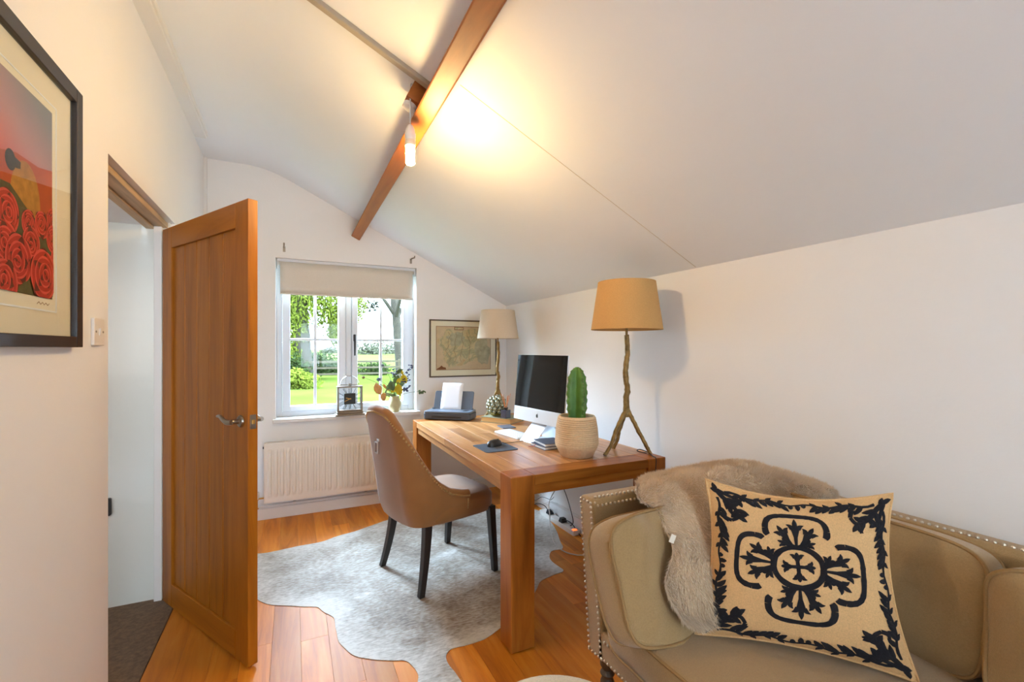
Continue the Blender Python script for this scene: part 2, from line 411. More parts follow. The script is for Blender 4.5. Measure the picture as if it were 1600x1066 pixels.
# boxed cornice, corner strip, batten, joint
bm = box(B_(), XL-.01, -.517, YB, 3.60, 2.738, 2.80); box(bm, -.525, -.508, YB, 3.60, 2.752, 2.80)
tag(finish('trim_1', bm, 'trim_paint', bev=.003), 'white boxed moulding along the top of the left wall', 'moulding', kind='structure')
tag(bx('trim_2', XL-.03, XL-.002, YF-.03, YF+.01, 0, 2.78, 'trim_paint', bev=.002), 'slim white vertical strip in the far left corner', 'moulding', kind='structure')
sl = math.atan(.484); cs, sn = math.cos(sl), math.sin(sl)
def slope_pt(x_, y_, d): # point on slope, offset d out of the ceiling into the room
    return Vector((x_-sn*d, y_, ceil_z(x_)-cs*d))
bm = B_(); prv = None
for k in range(24):
    x_ = -.50+1.03*k/23; sl_ = (ceil_z(x_+.01)-ceil_z(x_-.01))/.02; nn = Vector((sl_, 0, -1)).normalized()
    cur = [bm.verts.new(Vector((x_, y_, ceil_z(x_)))+nn*d_) for y_, d_ in ((1.83, -.008), (1.83, .018), (1.862, .018), (1.862, -.008))]
    if prv:
        for i in range(4): bm.faces.new((prv[i], prv[(i+1) % 4], cur[(i+1) % 4], cur[i]))
    else: bm.faces.new(cur[::-1])
    prv = cur
bm.faces.new(prv)
tag(finish('trim_3', bm, 'wall_beige_batten', bev=.004), 'thin beige batten running up the ceiling to the beam', 'batten', kind='structure')
bm = hexa(B_(), [slope_pt(.6, 1.72, .0012), slope_pt(.6, 1.7235, .0012), slope_pt(1.89, 1.7235, .0012), slope_pt(1.89, 1.72, .0012), slope_pt(.6, 1.72, -.01), slope_pt(.6, 1.7235, -.01), slope_pt(1.89, 1.7235, -.01), slope_pt(1.89, 1.72, -.01)])
tag(finish('trim_4', bm, 'joint_line'), 'hairline board joint running down the sloping ceiling', 'joint', kind='structure')
# beam (purlin) perpendicular to slope
xb0, xb1 = .51, .578
P8 = []
for d in (.15, -.02):
    P8 += [slope_pt(xb0, YB, d), slope_pt(xb1, YB, d), slope_pt(xb1, YF+.02, d), slope_pt(xb0, YF+.02, d)]
tag(finish('ceiling_beam', hexa(B_(), P8), 'beam_wood', bev=.006), 'long exposed brown wooden beam along the sloping ceiling', 'beam', kind='structure')
# baseboards
bm = box(B_(), XL-.02, XR, YF-.018, YF+.005, 0, .088); box(bm, XL-.02, XR, YF-.012, YF+.005, .088, .1)
tag(finish('baseboard_back', bm, 'trim_paint', bev=.002), 'white skirting board under the radiator', 'skirting board', kind='structure')
bm = box(B_(), XR-.018, XR+.005, YB, YF, 0, .1); box(bm, XR-.01, XR+.005, YB, YF, .1, .115)
tag(finish('baseboard_right', bm, 'trim_paint', bev=.002), 'white skirting board behind the desk', 'skirting board', kind='structure')
bm = box(B_(), XL-.005, XL+.016, YB, DY0-.03, 0, .1)
tag(finish('baseboard_left', bm, 'trim_paint', bev=.002), 'white skirting board along the left wall', 'skirting board', kind='structure')

# ---------------- window 1 (garden window)
WY = YF+.12
w = thing('window_1', 'white two-casement window with glazing bars looking on the garden', 'window', ((WX0+WX1)/2, WY, WZ0), kind='structure')
w_off = Vector(w.location)
def wbx(name, x0, x1, y0, y1, z0, z1, m, par=None, bev=.003):
    return finish(name, box(B_(), x0-w_off.x, x1-w_off.x, y0-w_off.y, y1-w_off.y, z0-w_off.z, z1-w_off.z), m, par or w, bev=bev)
fw = .045
bm = B_()
def wb(bm, x0, x1, y0, y1, z0, z1): box(bm, x0-w_off.x, x1-w_off.x, y0-w_off.y, y1-w_off.y, z0-w_off.z, z1-w_off.z)
wb(bm, WX0, WX0+fw, WY, WY+.07, WZ0, WZ1); wb(bm, WX1-fw, WX1, WY, WY+.07, WZ0, WZ1); wb(bm, WX0+fw, WX1-fw, WY, WY+.07, WZ0, WZ0+fw-.005); wb(bm, WX0+fw, WX1-fw, WY, WY+.07, WZ1-fw, WZ1)
wb(bm, .412, .46, WY, WY+.07, WZ0+fw-.005, WZ1-fw)
finish('window_frame', bm, 'upvc', w, bev=.004)
GZ0, GZ1 = .868, 1.974
for gx0, gx1, c0, c1 in ((-.022, .352, WX0+fw+.002, .410), (.51, .905, .462, WX1-fw-.002)):
    bm = B_()
    wb(bm, c0, gx0, WY-.018, WY+.05, WZ0+fw-.003, WZ1-fw-.002); wb(bm, gx1, c1, WY-.018, WY+.05, WZ0+fw-.003, WZ1-fw-.002)
    wb(bm, gx0, gx1, WY-.018, WY+.05, WZ0+fw-.003, GZ0); wb(bm, gx0, gx1, WY-.018, WY+.05, GZ1, WZ1-fw-.002)
    cs_ = finish('casement', bm, 'upvc', w, bev=.004)
    mx_ = (gx0+gx1)/2+.004; mz_ = 1.421
    wbx('glazing_bar', mx_-.011, mx_+.011, WY-.004, WY+.03, GZ0, GZ1, 'upvc', cs_)
    wbx('glazing_bar', gx0, gx1, WY-.002, WY+.028, mz_-.010, mz_+.010, 'upvc', cs_)
    for a0, a1 in ((gx0, mx_-.011), (mx_+.011, gx1)):
        for z0, z1 in ((GZ0, mz_-.01), (mz_+.01, GZ1)):
            wbx('pane', a0, a1, WY+.010, WY+.014, z0, z1, 'window_glass', cs_, 0)
# handle on right casement stile
bm = B_(); wb(bm, .474, .494, WY-.030, WY-.018, 1.41, 1.47); hd = finish('handle', bm, 'black_plastic', w, bev=.004)
tube(bm := B_(), [Vector((.484, WY-.04, 1.465))-w_off, Vector((.484, WY-.052, 1.40))-w_off, Vector((.484, WY-.045, 1.285))-w_off], [.010, .009, .006], 10)
finish('handle_lever', bm, 'black_plastic', hd, smooth=True)
bm = B_(); wb(bm, WX0-.02, WX1+.03, YF-.045, WY+.01, WZ0-.03, WZ0)
finish('window_sill', bm, 'trim_paint', w, bev=.006)
# frame of the unseen rear window, added for extra daylight
w2 = thing('window_added', 'unseen white window behind the viewer, added for daylight', 'window', (.55, YB-.1, RZ0), kind='structure')
bm = B_()
for x0, x1, z0, z1 in ((-.45, -.4, 0, 1.05), (.4, .45, 0, 1.05), (-.4, .4, 0, .05), (-.4, .4, 1.0, 1.05), (-.025, .025, .05, 1.0)): box(bm, x0, x1, -.04, .03, z0, z1)
finish('window_frame', bm, 'upvc', w2)
for a, b in ((-.4, -.025), (.025, .4)): bx('pane', a, b, -.004, 0, .05, 1.0, 'window_glass', w2)
# roller blind
bl = thing('roller_blind', 'beige roller blind half lowered in the window recess', 'blind', (.44, YF+.04, 2.03))
by = YF+.045
bm = tube(B_(), [(-.545, .0, .005), (.545, .0, .005)], .018, 16); finish('roller', bm, 'blind_fabric', bl, smooth=True)
bx('cassette', -.556, .556, -.028, .04, .018, .04, 'upvc', bl, .003)
gridsurf(bm := B_(), lambda u, v: (-.535+1.07*u, -.018+.002*math.sin(9*u)*v, .01-.245*v), 24, 6)
fb = finish('fabric', bm, 'blind_fabric', bl, smooth=True); so = fb.modifiers.new('thick', 'SOLIDIFY'); so.thickness = .0015
bx('bottom_bar', -.535, .535, -.023, -.013, -.247, -.232, 'blind_fabric', bl, .003)
for s in (-1, 1): bx('bracket', s*.552-.004, s*.552+.004, -.03, .03, -.03, .018, 'upvc', bl)
tube(bm := B_(), [(-.549, -.024, 0), (-.549, -.026, -.6), (-.549, -.024, -.95)], .0018, 6); finish('chain', bm, 'white_plastic', bl)
# curtain hooks
for px_, py_, dx, lb in ((444, 388, 0, 'small steel curtain bracket on the wall above the window, left end'), (642, 407, .02, 'small steel curtain bracket on the wall above the window, right end')):
    p = pY(px_, py_, YF)
    t = thing('curtain_bracket', lb, 'bracket', (p.x, YF, p.z-.03), group='curtain brackets over the window')
    bx('plate', -.009, .009, -.004, 0, 0, .045, 'steel', t, .001)
    tube(bm := B_(), [(0, -.003, .035), (0, -.04, .04), (dx, -.055, .045), (dx, -.058, .062)], .006, 8); finish('arm', bm, 'steel', t, smooth=True)

# ---------------- door lining
bm = B_()
box(bm, XL-.125, XL-.03, DY0-.028, DY0, 0, DZ); box(bm, XL-.125, XL-.03, DY0-.028, DY1+.018, DZ, DZ+.028)
box(bm, XL-.125, XL-.085, DY0, DY0+.012, 0, DZ-.012); box(bm, XL-.125, XL-.085, DY0, DY1, DZ-.012, DZ)
tag(finish('door_frame', bm, 'lining_wood', bev=.002), 'bare pale wood lining inside the doorway', 'door frame', kind='structure')
tag(bx('trim_5', XL-.085, XL-.05, DY1-.03, DY1+.018, 0, DZ, 'trim_paint', bev=.002), 'white painted strip beside the hinge edge of the door', 'moulding', kind='structure')
# ---------------- door
HX, HYd = -.622, 2.972
dv = Vector((-.17-HX, 2.19-HYd, 0)); DW = dv.length; da = math.atan2(dv.y, dv.x)
d = thing('door_1', 'open oak door with vertical boarded panel and lever handle', 'door', (HX, HYd, .012), da, kind='structure')
DH = 1.962; st = .112; T0, T1 = 0.0, .04     # local x along leaf, y thickness; y=0 face is the one turned to the hall/camera side
# which side faces camera: local -y
def dbx(name, x0, x1, z0, z1, m, y0=T0, y1=T1, par=None, bev=.002): return bx(name, x0, x1, y0, y1, z0, z1, m, par or d, bev)
dbx('stile', 0, st, 0, DH, 'door_wood'); dbx('stile', DW-st, DW, 0, DH, 'door_wood')
dbx('rail', st, DW-st, DH-.108, DH, 'door_wood_x'); dbx('rail', st, DW-st, 0, .118, 'door_wood_x')
nb = 5; bw = (DW-2*st)/nb
for i in range(nb): dbx('board', st+i*bw+.003, st+(i+1)*bw-.003, .118, DH-.108, 'door_wood', .011, .029, bev=.003)
dbx('backing', st, DW-st, .118, DH-.108, 'door_wood', .018, .022, bev=0)
hz = 1.025; hxp = DW-.058
for sgn, y0 in ((-1, 0), (1, .04)):
    h = thing('x', 'x', 'x'); bpy.data.objects.remove(h)
    bm = B_(); M = Matrix.Translation((hxp, y0, hz)) @ Matrix.Rotation(PI/2*(-sgn)*-1, 4, 'X')
    lathe(bm, [(0, -.001), (.026, -.001), (.026, .004), (.022, .009), (.011, .011), (.010, .038), (0, .038)], 24)
    bmesh.ops.transform(bm, matrix=M @ Matrix.Scale(-1, 4, (0, 0, 1)) if False else Matrix.Translation((hxp, y0, hz)) @ Matrix.Rotation(PI/2 if sgn < 0 else -PI/2, 4, 'X'), verts=bm.verts[:])
    ro = finish('handle_rose', bm, 'steel', d, smooth=True)
    tube(bm := B_(), smoothpath([(hxp+.006, y0+sgn*.04, hz), (hxp-.02, y0+sgn*.046, hz-.002), (hxp-.05, y0+sgn*.048, hz+.006), (hxp-.085, y0+sgn*.046, hz+.018), (hxp-.118, y0+sgn*.042, hz+.016)], 5), [.011, .0105, .009, .0075, .006], 12)
    finish('handle_lever', bm, 'steel', ro, smooth=True)
lp = bx('latch_plate', DW-.0005, DW+.0015, .008, .033, hz-.03, hz+.03, 'steel', d, .0005)
bx('latch', DW+.001, DW+.009, .014, .026, hz-.009, hz+.009, 'brass', lp, .002)
for z in (.25, 1.0, 1.72): tube(bm := B_(), [(-.006, .044, z-.04), (-.006, .044, z+.04)], .006, 8); finish('hinge', bm, 'brass', d, smooth=True)

# ================================================================== FURNITURE
# ---------------- desk
TX0, TX1, TY0, TY1, TZ = .862, 1.76, 1.80, 3.62, .777
tb = thing('desk', 'chunky rustic wooden desk with thick square legs', 'desk', ((TX0+TX1)/2, (TY0+TY1)/2, 0))
ox, oy = (TX0+TX1)/2, (TY0+TY1)/2; hx, hy = (TX1-TX0)/2, (TY1-TY0)/2; lw = .118
for sx in (-1, 1):
    for sy in (-1, 1):
        a0, a1 = sorted((sx*hx, sx*(hx-lw))); b0, b1 = sorted((sy*hy, sy*(hy-lw)))
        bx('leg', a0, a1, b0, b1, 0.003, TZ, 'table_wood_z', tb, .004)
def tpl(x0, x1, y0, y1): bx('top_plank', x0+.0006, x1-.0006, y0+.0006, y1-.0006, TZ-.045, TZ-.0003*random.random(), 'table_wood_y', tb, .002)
for sx in (-1, 1):
    a0, a1 = sorted((sx*hx, sx*(hx-lw)))
    cut = random.uniform(-.3, .3)
    tpl(a0, a1, -hy+lw, cut); tpl(a0, a1, cut, hy-lw)
iw = (2*hx-2*lw)/6
for i in range(6):
    c = [-hy+lw]+sorted(random.sample([-.52, -.35, -.1, .12, .4, .56], 2))+[hy-lw]
    for y0, y1 in zip(c, c[1:]): tpl(-hx+lw+i*iw, -hx+lw+(i+1)*iw, y0, y1)
for sy in (-1, 1):
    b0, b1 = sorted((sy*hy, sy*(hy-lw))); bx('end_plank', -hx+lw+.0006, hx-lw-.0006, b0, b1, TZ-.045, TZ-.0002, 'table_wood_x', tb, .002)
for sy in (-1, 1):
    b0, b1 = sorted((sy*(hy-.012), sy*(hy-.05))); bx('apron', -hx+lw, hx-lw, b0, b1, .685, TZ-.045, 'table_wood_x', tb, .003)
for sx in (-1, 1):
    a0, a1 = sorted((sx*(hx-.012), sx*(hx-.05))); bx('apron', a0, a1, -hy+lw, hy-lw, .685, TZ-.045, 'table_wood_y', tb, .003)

# ---------------- chair
ch = thing('dining_chair', 'tan velvet scoop-back chair with studded edge, pulled up to desk', 'chair', (.80, 2.715, .006), math.radians(15))
R = .115; XB = -.30; XE = .065; HW = .25
side = XE-(XB+R); arc = PI/2*R; half = side+arc+(HW-R)
rim_tab = [(0, .522), (.045, .529), (.12, .553), (.18, .60), (.225, .66), (.27, .75), (.31, .84), (.36, .93), (.41, .985), (.46, 1.012), (.56, 1.024)]
def plan(s):      # s in 0..1 around, returns point, outward normal, arc distance from nearest arm end
    dd = s*2*half; q = dd if dd <= half else 2*half-dd; sg = -1 if dd <= half else 1
    if q <= side: p = Vector((XE-q, HW, 0)); nn = Vector((0, 1, 0))
    elif q <= side+arc:
        a = (q-side)/R; p = Vector((XB+R-R*math.sin(a), HW-R+R*math.cos(a), 0)); nn = Vector((-math.sin(a), math.cos(a), 0))
    else:
        p = Vector((XB-.012*math.sin(PI/2*(q-side-arc)/(HW-R)), HW-R-(q-side-arc), 0)); nn = Vector((-1, 0, 0))
    p.y *= sg; nn.y *= sg
    return p, nn, q
ZB = .362
def shell_pt(s, z, inset):
    p, nn, q = plan(s); k = (z-ZB)/.66
    bl_ = min(1, max(0, (.1-p.x)/.40))
    w_ = 1-.07*k*bl_ + .015*math.sin(PI*min(1, k*1.2))
    bot = -.02*max(0, 1-k*6)**2
    pp = p+nn*(bot-inset)
    return Vector((pp.x-.105*(max(k, 0)**1.15)*bl_, pp.y*w_, z))
TH = .05
def shell(u, v):
    p, nn, q = plan(u); rim = interp(rim_tab, q)
    if v < .5: z = ZB+(rim-.02-ZB)*(v/.5); return shell_pt(u, z, 0)
    if v < .7:
        a = (v-.5)/.2*PI; return shell_pt(u, rim-.02+.02*math.sin(a), TH/2-TH/2*math.cos(a))
    z = rim-.02+(ZB+.02-rim)*((v-.7)/.3); return shell_pt(u, max(z, ZB), TH)
gridsurf(bm := B_(), shell, 72, 34)
V0 = [v for v in bm.verts]
for sidx in (0, 71): bm.faces.new([V0[sidx*34+j] for j in range(34)])
bk = finish('backrest', bm, 'chair_velvet', ch, smooth=True, angle=60)
bm = B_(); 
for k in range(118):
    s = .004+.992*k/117; p, nn, q = plan(s); rim = interp(rim_tab, q); c = shell_pt(s, rim-.034, -.001)
    ball(bm, c, .006, 7, 5)
for s in (.012, .988):
    for k in range(1, 11): ball(bm, shell_pt(s, .48-(.48-.375)*k/10, -.001), .0052, 7, 5)
nt = finish('nailhead_trim', bm, 'brass_nail', ch, smooth=True); nt['kind'] = 'stuff'
# seat
def seat(u, v):
    a = 2*PI*u; r_ = math.sin(PI*v/2) if False else v
    ca, sa_ = math.cos(a), math.sin(a); e = 2/4.5
    X = math.copysign(abs(ca)**e, ca); Y = math.copysign(abs(sa_)**e, sa_)
    prof = [(0, .020), (.5, .018), (.8, .008), (.93, -.006), (1.0, -.035), (1.0, -.10), (.97, -.125), (.9, -.128), (0, -.128)]
    i = v*(len(prof)-1); k = min(int(i), len(prof)-2); f = i-k
    rr = prof[k][0]*(1-f)+prof[k+1][0]*f; zz = prof[k][1]*(1-f)+prof[k+1][1]*f
    return Vector((.025+X*rr*.265, Y*rr*(.25-.03*(1 if X > 0 else 0)*0+ (.018 if X > .3 else 0)*0), .487+zz))
gridsurf(bm := B_(), seat, 48, 25, cu=True)
bmesh.ops.remove_doubles(bm, verts=bm.verts[:], dist=.0005)
finish('seat', bm, 'chair_velvet', ch, smooth=True, angle=70)
def leg(x0, y0, x1, y1, w0, w1, bend=0):
    pts = []
    n_ = 8; bm = B_(); rings = []
    for i in range(n_+1):
        t = i/n_; cx = x0+(x1-x0)*(t**1.6 if bend else t); cy = y0+(y1-y0)*(t**1.6 if bend else t); z = .385*(1-t); h_ = (w0+(w1-w0)*t)/2
        rings.append([bm.verts.new((cx+a*h_, cy+b*h_, z)) for a, b in ((-1, -1), (1, -1), (1, 1), (-1, 1))])
    for A_, C_ in zip(rings, rings[1:]):
        for k in range(4): bm.faces.new((A_[k], A_[(k+1) % 4], C_[(k+1) % 4], C_[k]))
    bm.faces.new(rings[0]); bm.faces.new(rings[-1][::-1])
    return finish('leg', bm, 'black_leg', ch, bev=.003)
for s in (-1, 1):
    leg(-.19, s*.20, -.25, s*.238, .046, .032, 1); leg(.235, s*.225, .238, s*.262, .044, .032)
# square ring pull
rp = thing('r', 'r', 'r'); bpy.data.objects.remove(rp)
zc = .80; c = shell_pt(.5, zc, -.004)
bm = B_(); box(bm, c.x-.006, c.x+.012, -.016, .016, zc+.012, zc+.036); pl = finish('ring_mount', bm, 'chrome', ch, bev=.002)
bm = B_()
for y0, y1, z0, z1 in ((-.024, -.016, -.046, .022), (.016, .024, -.046, .022), (-.016, .016, .014, .022), (-.016, .016, -.046, -.037)):
    box(bm, c.x-.016, c.x-.007, y0, y1, zc+z0, zc+z1)
finish('pull_ring', bm, 'chrome', pl, bev=.001)

# ---------------- cowhide rug
out_px = [(402, 866), (399, 890), (398, 915), (400, 935), (418, 944), (440, 947), (470, 948), (495, 949), (505, 958), (521, 966), (524, 985), (528, 1003), (540, 1017), (556, 1026), (580, 1031), (612, 1034), (636, 1034), (646, 1043), (652, 1056), (658, 1080), (722, 1080), (712, 1055), (702, 1040), (698, 1025), (706, 1015), (730, 1008), (755, 1001), (772, 990), (790, 975), (815, 952), (830, 936), (838, 922), (846, 908), (864, 900), (880, 893), (872, 886), (860, 874), (861, 862), (880, 857), (874, 846), (870, 832), (860, 815), (848, 803), (835, 797), (790, 796), (740, 797), (690, 803), (640, 808), (606, 813), (570, 826), (530, 838), (500, 848), (462, 855), (430, 862)]
P2 = [pz(a, b, 0) for a, b in out_px]; P2 = smoothpath(P2+[P2[0]], 5)[:-1]
P2 = [p+Vector((noise.noise(p*9)*.008, noise.noise(p*9+Vector((5, 5, 5)))*.008, 0)) for p in P2]
bm = B_(); wl = bm.verts.layers.float.new('white')
bm.faces.new([bm.verts.new((p.x, p.y, 0)) for p in P2])
lox, hix = min(p.x for p in P2), max(p.x for p in P2); loy, hiy = min(p.y for p in P2), max(p.y for p in P2)
for ax, lo_, hi_ in ((Vector((1, 0, 0)), lox, hix), (Vector((0, 1, 0)), loy, hiy)):
    k = lo_+.028
    while k < hi_:
        bmesh.ops.bisect_plane(bm, geom=bm.verts[:]+bm.edges[:]+bm.faces[:], dist=1e-5, plane_co=ax*k, plane_no=ax); k += .028
a_sp, b_sp = pz(735, 848, 0), pz(560, 935, 0)
dsp = (b_sp-a_sp).normalized()
for v in bm.verts:
    q = Vector((v.co.x, v.co.y, 0)); e = min((q-p).length for p in P2)
    n1 = noise.noise(Vector((q.x*3.1, q.y*3.1, 0))); n2 = noise.noise(Vector((q.x*8, q.y*6, 3)))
    fold = max(0, 1-abs(q.x*.8+q.y*.6-2.30+.06*n2)/.05)*.006+max(0, 1-abs(q.x*.95-q.y*.25-.10+.05*n1)/.05)*.006*max(0, min(1, (2.7-q.y)*3))
    v.co.z = .0035+max(0, .004*n1+.003*n2+fold)*min(1, e/.06)
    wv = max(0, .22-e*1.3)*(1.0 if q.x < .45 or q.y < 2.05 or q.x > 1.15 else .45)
    dd = abs((q-a_sp).cross(dsp).z); wv += .20*max(0, 1-dd/.03)*(.55+noise.noise(q*7))*(1 if (q-a_sp).dot(dsp) < .9 else 0)
    v[wl] = wv+.05*max(0, -q.x)-.02-.10*max(0, noise.noise(q*2.2+Vector((3, 1, 0))))
bd = [e for e in bm.edges if e.is_boundary]
ext = bmesh.ops.extrude_edge_only(bm, edges=bd)
for v in [g for g in ext['geom'] if isinstance(g, bmesh.types.BMVert)]: v.co.z = .0005
tag(finish('cowhide_rug', bm, 'cowhide', smooth=True, angle=60), 'grey and white mottled cowhide rug under the chair and desk', 'rug')

# ---------------- radiator
rd = thing('radiator', 'white ribbed panel radiator under the window', 'radiator', (-.2, 3.985, 0))
RL = 1.28; NRb = 29; pit = (RL-.03)/NRb; prof = []
bm = B_()
def radz(u, v):
    x_ = .015+(RL-.03)*u; k = (u*NRb) % 1
    dep = 0 if k < .16 or k > .84 else (1 if .3 < k < .7 else ((k-.16)/.14 if k < .5 else (.84-k)/.14))
    e = min(v, 1-v); dep *= 1 if e > .04 else e/.04
    return (x_, -.012*dep, .19+.375*v)
gridsurf(bm, radz, NRb*12+1, 14); box(bm, 0, RL, 0.0005, .012, .15, .61)
finish('ribbed_panel', bm, 'radiator_white', rd)
bm = box(B_(), -.002, RL+.002, -.004, .062, .598, .612); 
finish('top_grille', bm, 'radiator_white', rd, bev=.003)
for x0 in (-.003, RL): bx('side_panel', x0, x0+.003, -.004, .06, .152, .6, 'radiator_white', rd)
bx('rear_panel', .01, RL-.01, .052, .064, .16, .59, 'radiator_white', rd)
tube(bm := B_(), [(-.004, .03, .185), (-.04, .03, .185), (-.052, .03, .17), (-.052, .03, .105), (-.045, .06, .1)], .007, 8); pp = finish('supply_pipe', bm, 'brass', rd, smooth=True)
lathe(bm := B_(), [(0, 0), (.012, 0), (.014, .01), (.017, .015), (.017, .05), (.013, .056), (0, .056)], 14, (-.052, .03, .18)); finish('valve', bm, 'white_plastic', rd, smooth=True)
tube(bm := B_(), [(-.35, .058, .112), (RL+.1, .058, .112)], .0075, 10); finish('heating_pipe', bm, 'trim_paint', rd, smooth=True)
for x_ in (.2, .75): bx('pipe_clip', x_, x_+.02, .048, .08, .1, .122, 'white_plastic', rd)
tube(bm := B_(), [(-.012, .03, .575), (.0, .03, .575)], .009, 10); finish('bleed_valve', bm, 'dark_grey', rd, smooth=True)

# ---------------- sofa
SX0, SX1 = .965, 1.872
sf = thing('sofa', 'beige linen sofa with studded arm and low straight back', 'sofa', (1.4, .5, 0))
so_ = Vector((1.4, .5, 0))
def S(x, y, z): return Vector((x, y, z))-so_
SYN = -.62
# far arm: flared slab
def arm(sign, yb, name='arm'):
    o0, o1 = yb-.065*sign, yb     # outer at bottom / top
    i0, i1 = o0-.085*sign, o1-.085*sign
    bm = B_()
    N_ = 10
    def fn(u, v):
        # loop around cross-section (y,z) ; extrude along x
        pts = [(o0, .26), (o0+(o1-o0)*.5, .53), (o1, .785), (o1-.012*sign, .803), (o1-.05*sign, .806), (i1+.012*sign, .803), (i1, .785), (i0+(i1-i0)*.5, .53), (i0, .26)]
        i = u*(len(pts)); k = int(i) % len(pts); p = pts[k]
        return S(SX0+(SX1-SX0)*v, p[0], p[1])
    V_ = gridsurf(bm, fn, 9, 2, cu=True)
    bm.faces.new([V_[i][0] for i in range(9)]); bm.faces.new([V_[i][1] for i in range(9)][::-1])
    return finish(name, bm, 'sofa_linen', sf, bev=.008, seg=3)
arm(1, 1.425); arm(-1, SYN)
def nails(lines, par, name='nailhead_trim'):
    bm = B_()
    for a, b in lines:
        a, b = Vector(a), Vector(b); n_ = max(2, int((b-a).length/.0185))
        for k in range(n_+1): ball(bm, S(*a.lerp(b, k/n_)), .0052, 7, 5)
    o = finish(name, bm, 'pewter_nail', par, smooth=True); o['kind'] = 'stuff'; return o
xf = SX0-.001
nails([((xf, 1.36, .268), (xf, 1.412, .775)), ((xf, 1.29, .268), (xf, 1.35, .775)), ((xf, 1.412, .79), (xf, 1.352, .79)), ((xf, 1.285, .268), (xf, 1.36, .262)),
       ((SX0+.02, 1.352, .808), (SX1, 1.352, .808)), ((SX0+.012, 1.346, .79), (SX0+.02, 1.338, .70)), ((SX0+.02, 1.337, .782), (SX1-.1, 1.337, .782))], sf)
# back
def backprof(x0, x1, y, zt): return [S(x0, y, .26), S(x0+.01, y, zt-.02), S(x0+.03, y, zt), S(x1-.02, y, zt), S(x1, y, zt-.02), S(x1, y, .26)]
bm = B_(); YN = 14; rows = []
for k in range(YN+1):
    y = SYN+.08+(1.335-SYN-.08)*k/YN
    rows.append([bm.verts.new(p) for p in backprof(1.765, SX1, y, .792)])
for A_, C_ in zip(rows, rows[1:]):
    for i in range(6): bm.faces.new((A_[i], A_[(i+1) % 6], C_[(i+1) % 6], C_[i]))
bm.faces.new(rows[0]); bm.faces.new(rows[-1][::-1])
finish('backrest', bm, 'sofa_linen', sf, bev=.006)
nails([((1.80, SYN+.1, .793), (1.80, 1.33, .793))], sf)
# seat rail
bm = B_(); p = S(SX0, SYN+.06, .26); q = S(SX1, 1.31, .36); box(bm, p.x, q.x, p.y, q.y, p.z, q.z)
finish('seat_rail', bm, 'sofa_linen', sf, bev=.008)
nails([((xf, SYN+.1, .335), (xf, 1.27, .335)), ((xf, SYN+.1, .272), (xf, 1.27, .272))], sf)
for x_, y_ in ((1.01, 1.315), (1.80, 1.315), (1.01, SYN+.1), (1.80, SYN+.1)):
    lathe(bm := B_(), [(0, .0), (.014, 0), (.016, .02), (.013, .03), (.021, .10), (.025, .16), (.018, .175), (.026, .19), (.018, .205), (.026, .22), (.024, .262), (0, .262)], 18, S(x_, y_, 0))
    finish('leg', bm, 'dark_wood', sf, smooth=True)
def sqr(c, e): return math.copysign(abs(c)**e, c)
# boxed cushion: local x width, y depth(height of face), z thickness
def cushion(name, w, h, t, par=None, bulge=.035, piping=True, wob=.006, seed=0, m='sofa_linen', mp='sofa_piping', corner=5.5):
    e = 2/corner
    def outline(a, k=1.0):
        return sqr(math.cos(a), e)*w/2*k, sqr(math.sin(a), e)*h/2*k
    prof = [(0.0, 1), (.25, 1), (.5, 1), (.7, 1), (.85, 1), (.95, 1), (1.0, .98)]
    secs = []
    for k in (0, .2, .4, .6, .75, .87, .95, 1.0): secs.append((k, t/2+bulge*(1-k**2.2)))
    mids = [(1.012, t*.25), (1.018, 0), (1.012, -t*.25)]
    full = secs+mids+[(k, -z) for k, z in reversed(secs)]
    NA = 64; bm = B_(); rings = []
    for k, z in full:
        if k == 0: rings.append([bm.verts.new((0, 0, z))]); continue
        rg = []
        for i in range(NA):
            a = 2*PI*i/NA; X, Y = outline(a, k)
            nz = noise.noise(Vector((X*7+seed, Y*7, z*4)))*wob*2; n2 = noise.noise(Vector((X*16+seed, Y*16, 9)))*wob*.6
            rg.append(bm.verts.new((X*(1+nz*.8), Y*(1+nz*.8), z+(nz+n2))))
        rings.append(rg)
    for A_, C_ in zip(rings, rings[1:]):
        for i in range(NA):
            g = []
            for v in (A_[i % len(A_)], A_[(i+1) % NA % len(A_)], C_[(i+1) % NA % len(C_)], C_[i % len(C_)]):
                if v not in g: g.append(v)
            bm.faces.new(g)
    ip = len(secs)-1; loops = [[Vector(v.co) for v in rings[ip]], [Vector(v.co) for v in rings[ip+len(mids)+1]]]
    o = finish(name, bm, m, par, smooth=True, angle=75)
    if piping:
        for lp_ in loops:
            tube(b2 := B_(), lp_, .0052, 7, closed=True); finish('piping', b2, mp, o, smooth=True)
    return o
def place(o, ex, ey, ez, c):
    M = Matrix((( ex[0], ey[0], ez[0], c[0]), (ex[1], ey[1], ez[1], c[1]), (ex[2], ey[2], ez[2], c[2]), (0, 0, 0, 1)))
    o.matrix_world = M
    o.location = M.to_translation(); o.rotation_euler = M.to_euler()
def frame(ex, up):
    ex = Vector(ex).normalized(); ey = (Vector(up)-ex*Vector(up).dot(ex)).normalized(); return ex, ey, ex.cross(ey)
# seat cushions (two, side by side)
for y0, y1, lb, sd in ((.43, 1.265, 'long beige sofa seat cushion under the embroidered pillow', 1), (-.52, .42, 'beige sofa seat cushion nearest the viewer, below the edge of view', 5)):
    o = cushion('seat_cushion', 1.735-.93, y1-y0, .105, None, .012, True, .004, sd, corner=9)
    place(o, (1, 0, 0), (0, 1, 0), (0, 0, 1), ((1.735+.93)/2, (y0+y1)/2, .415)); tag(o, lb, 'cushion', 'sofa seat cushions')
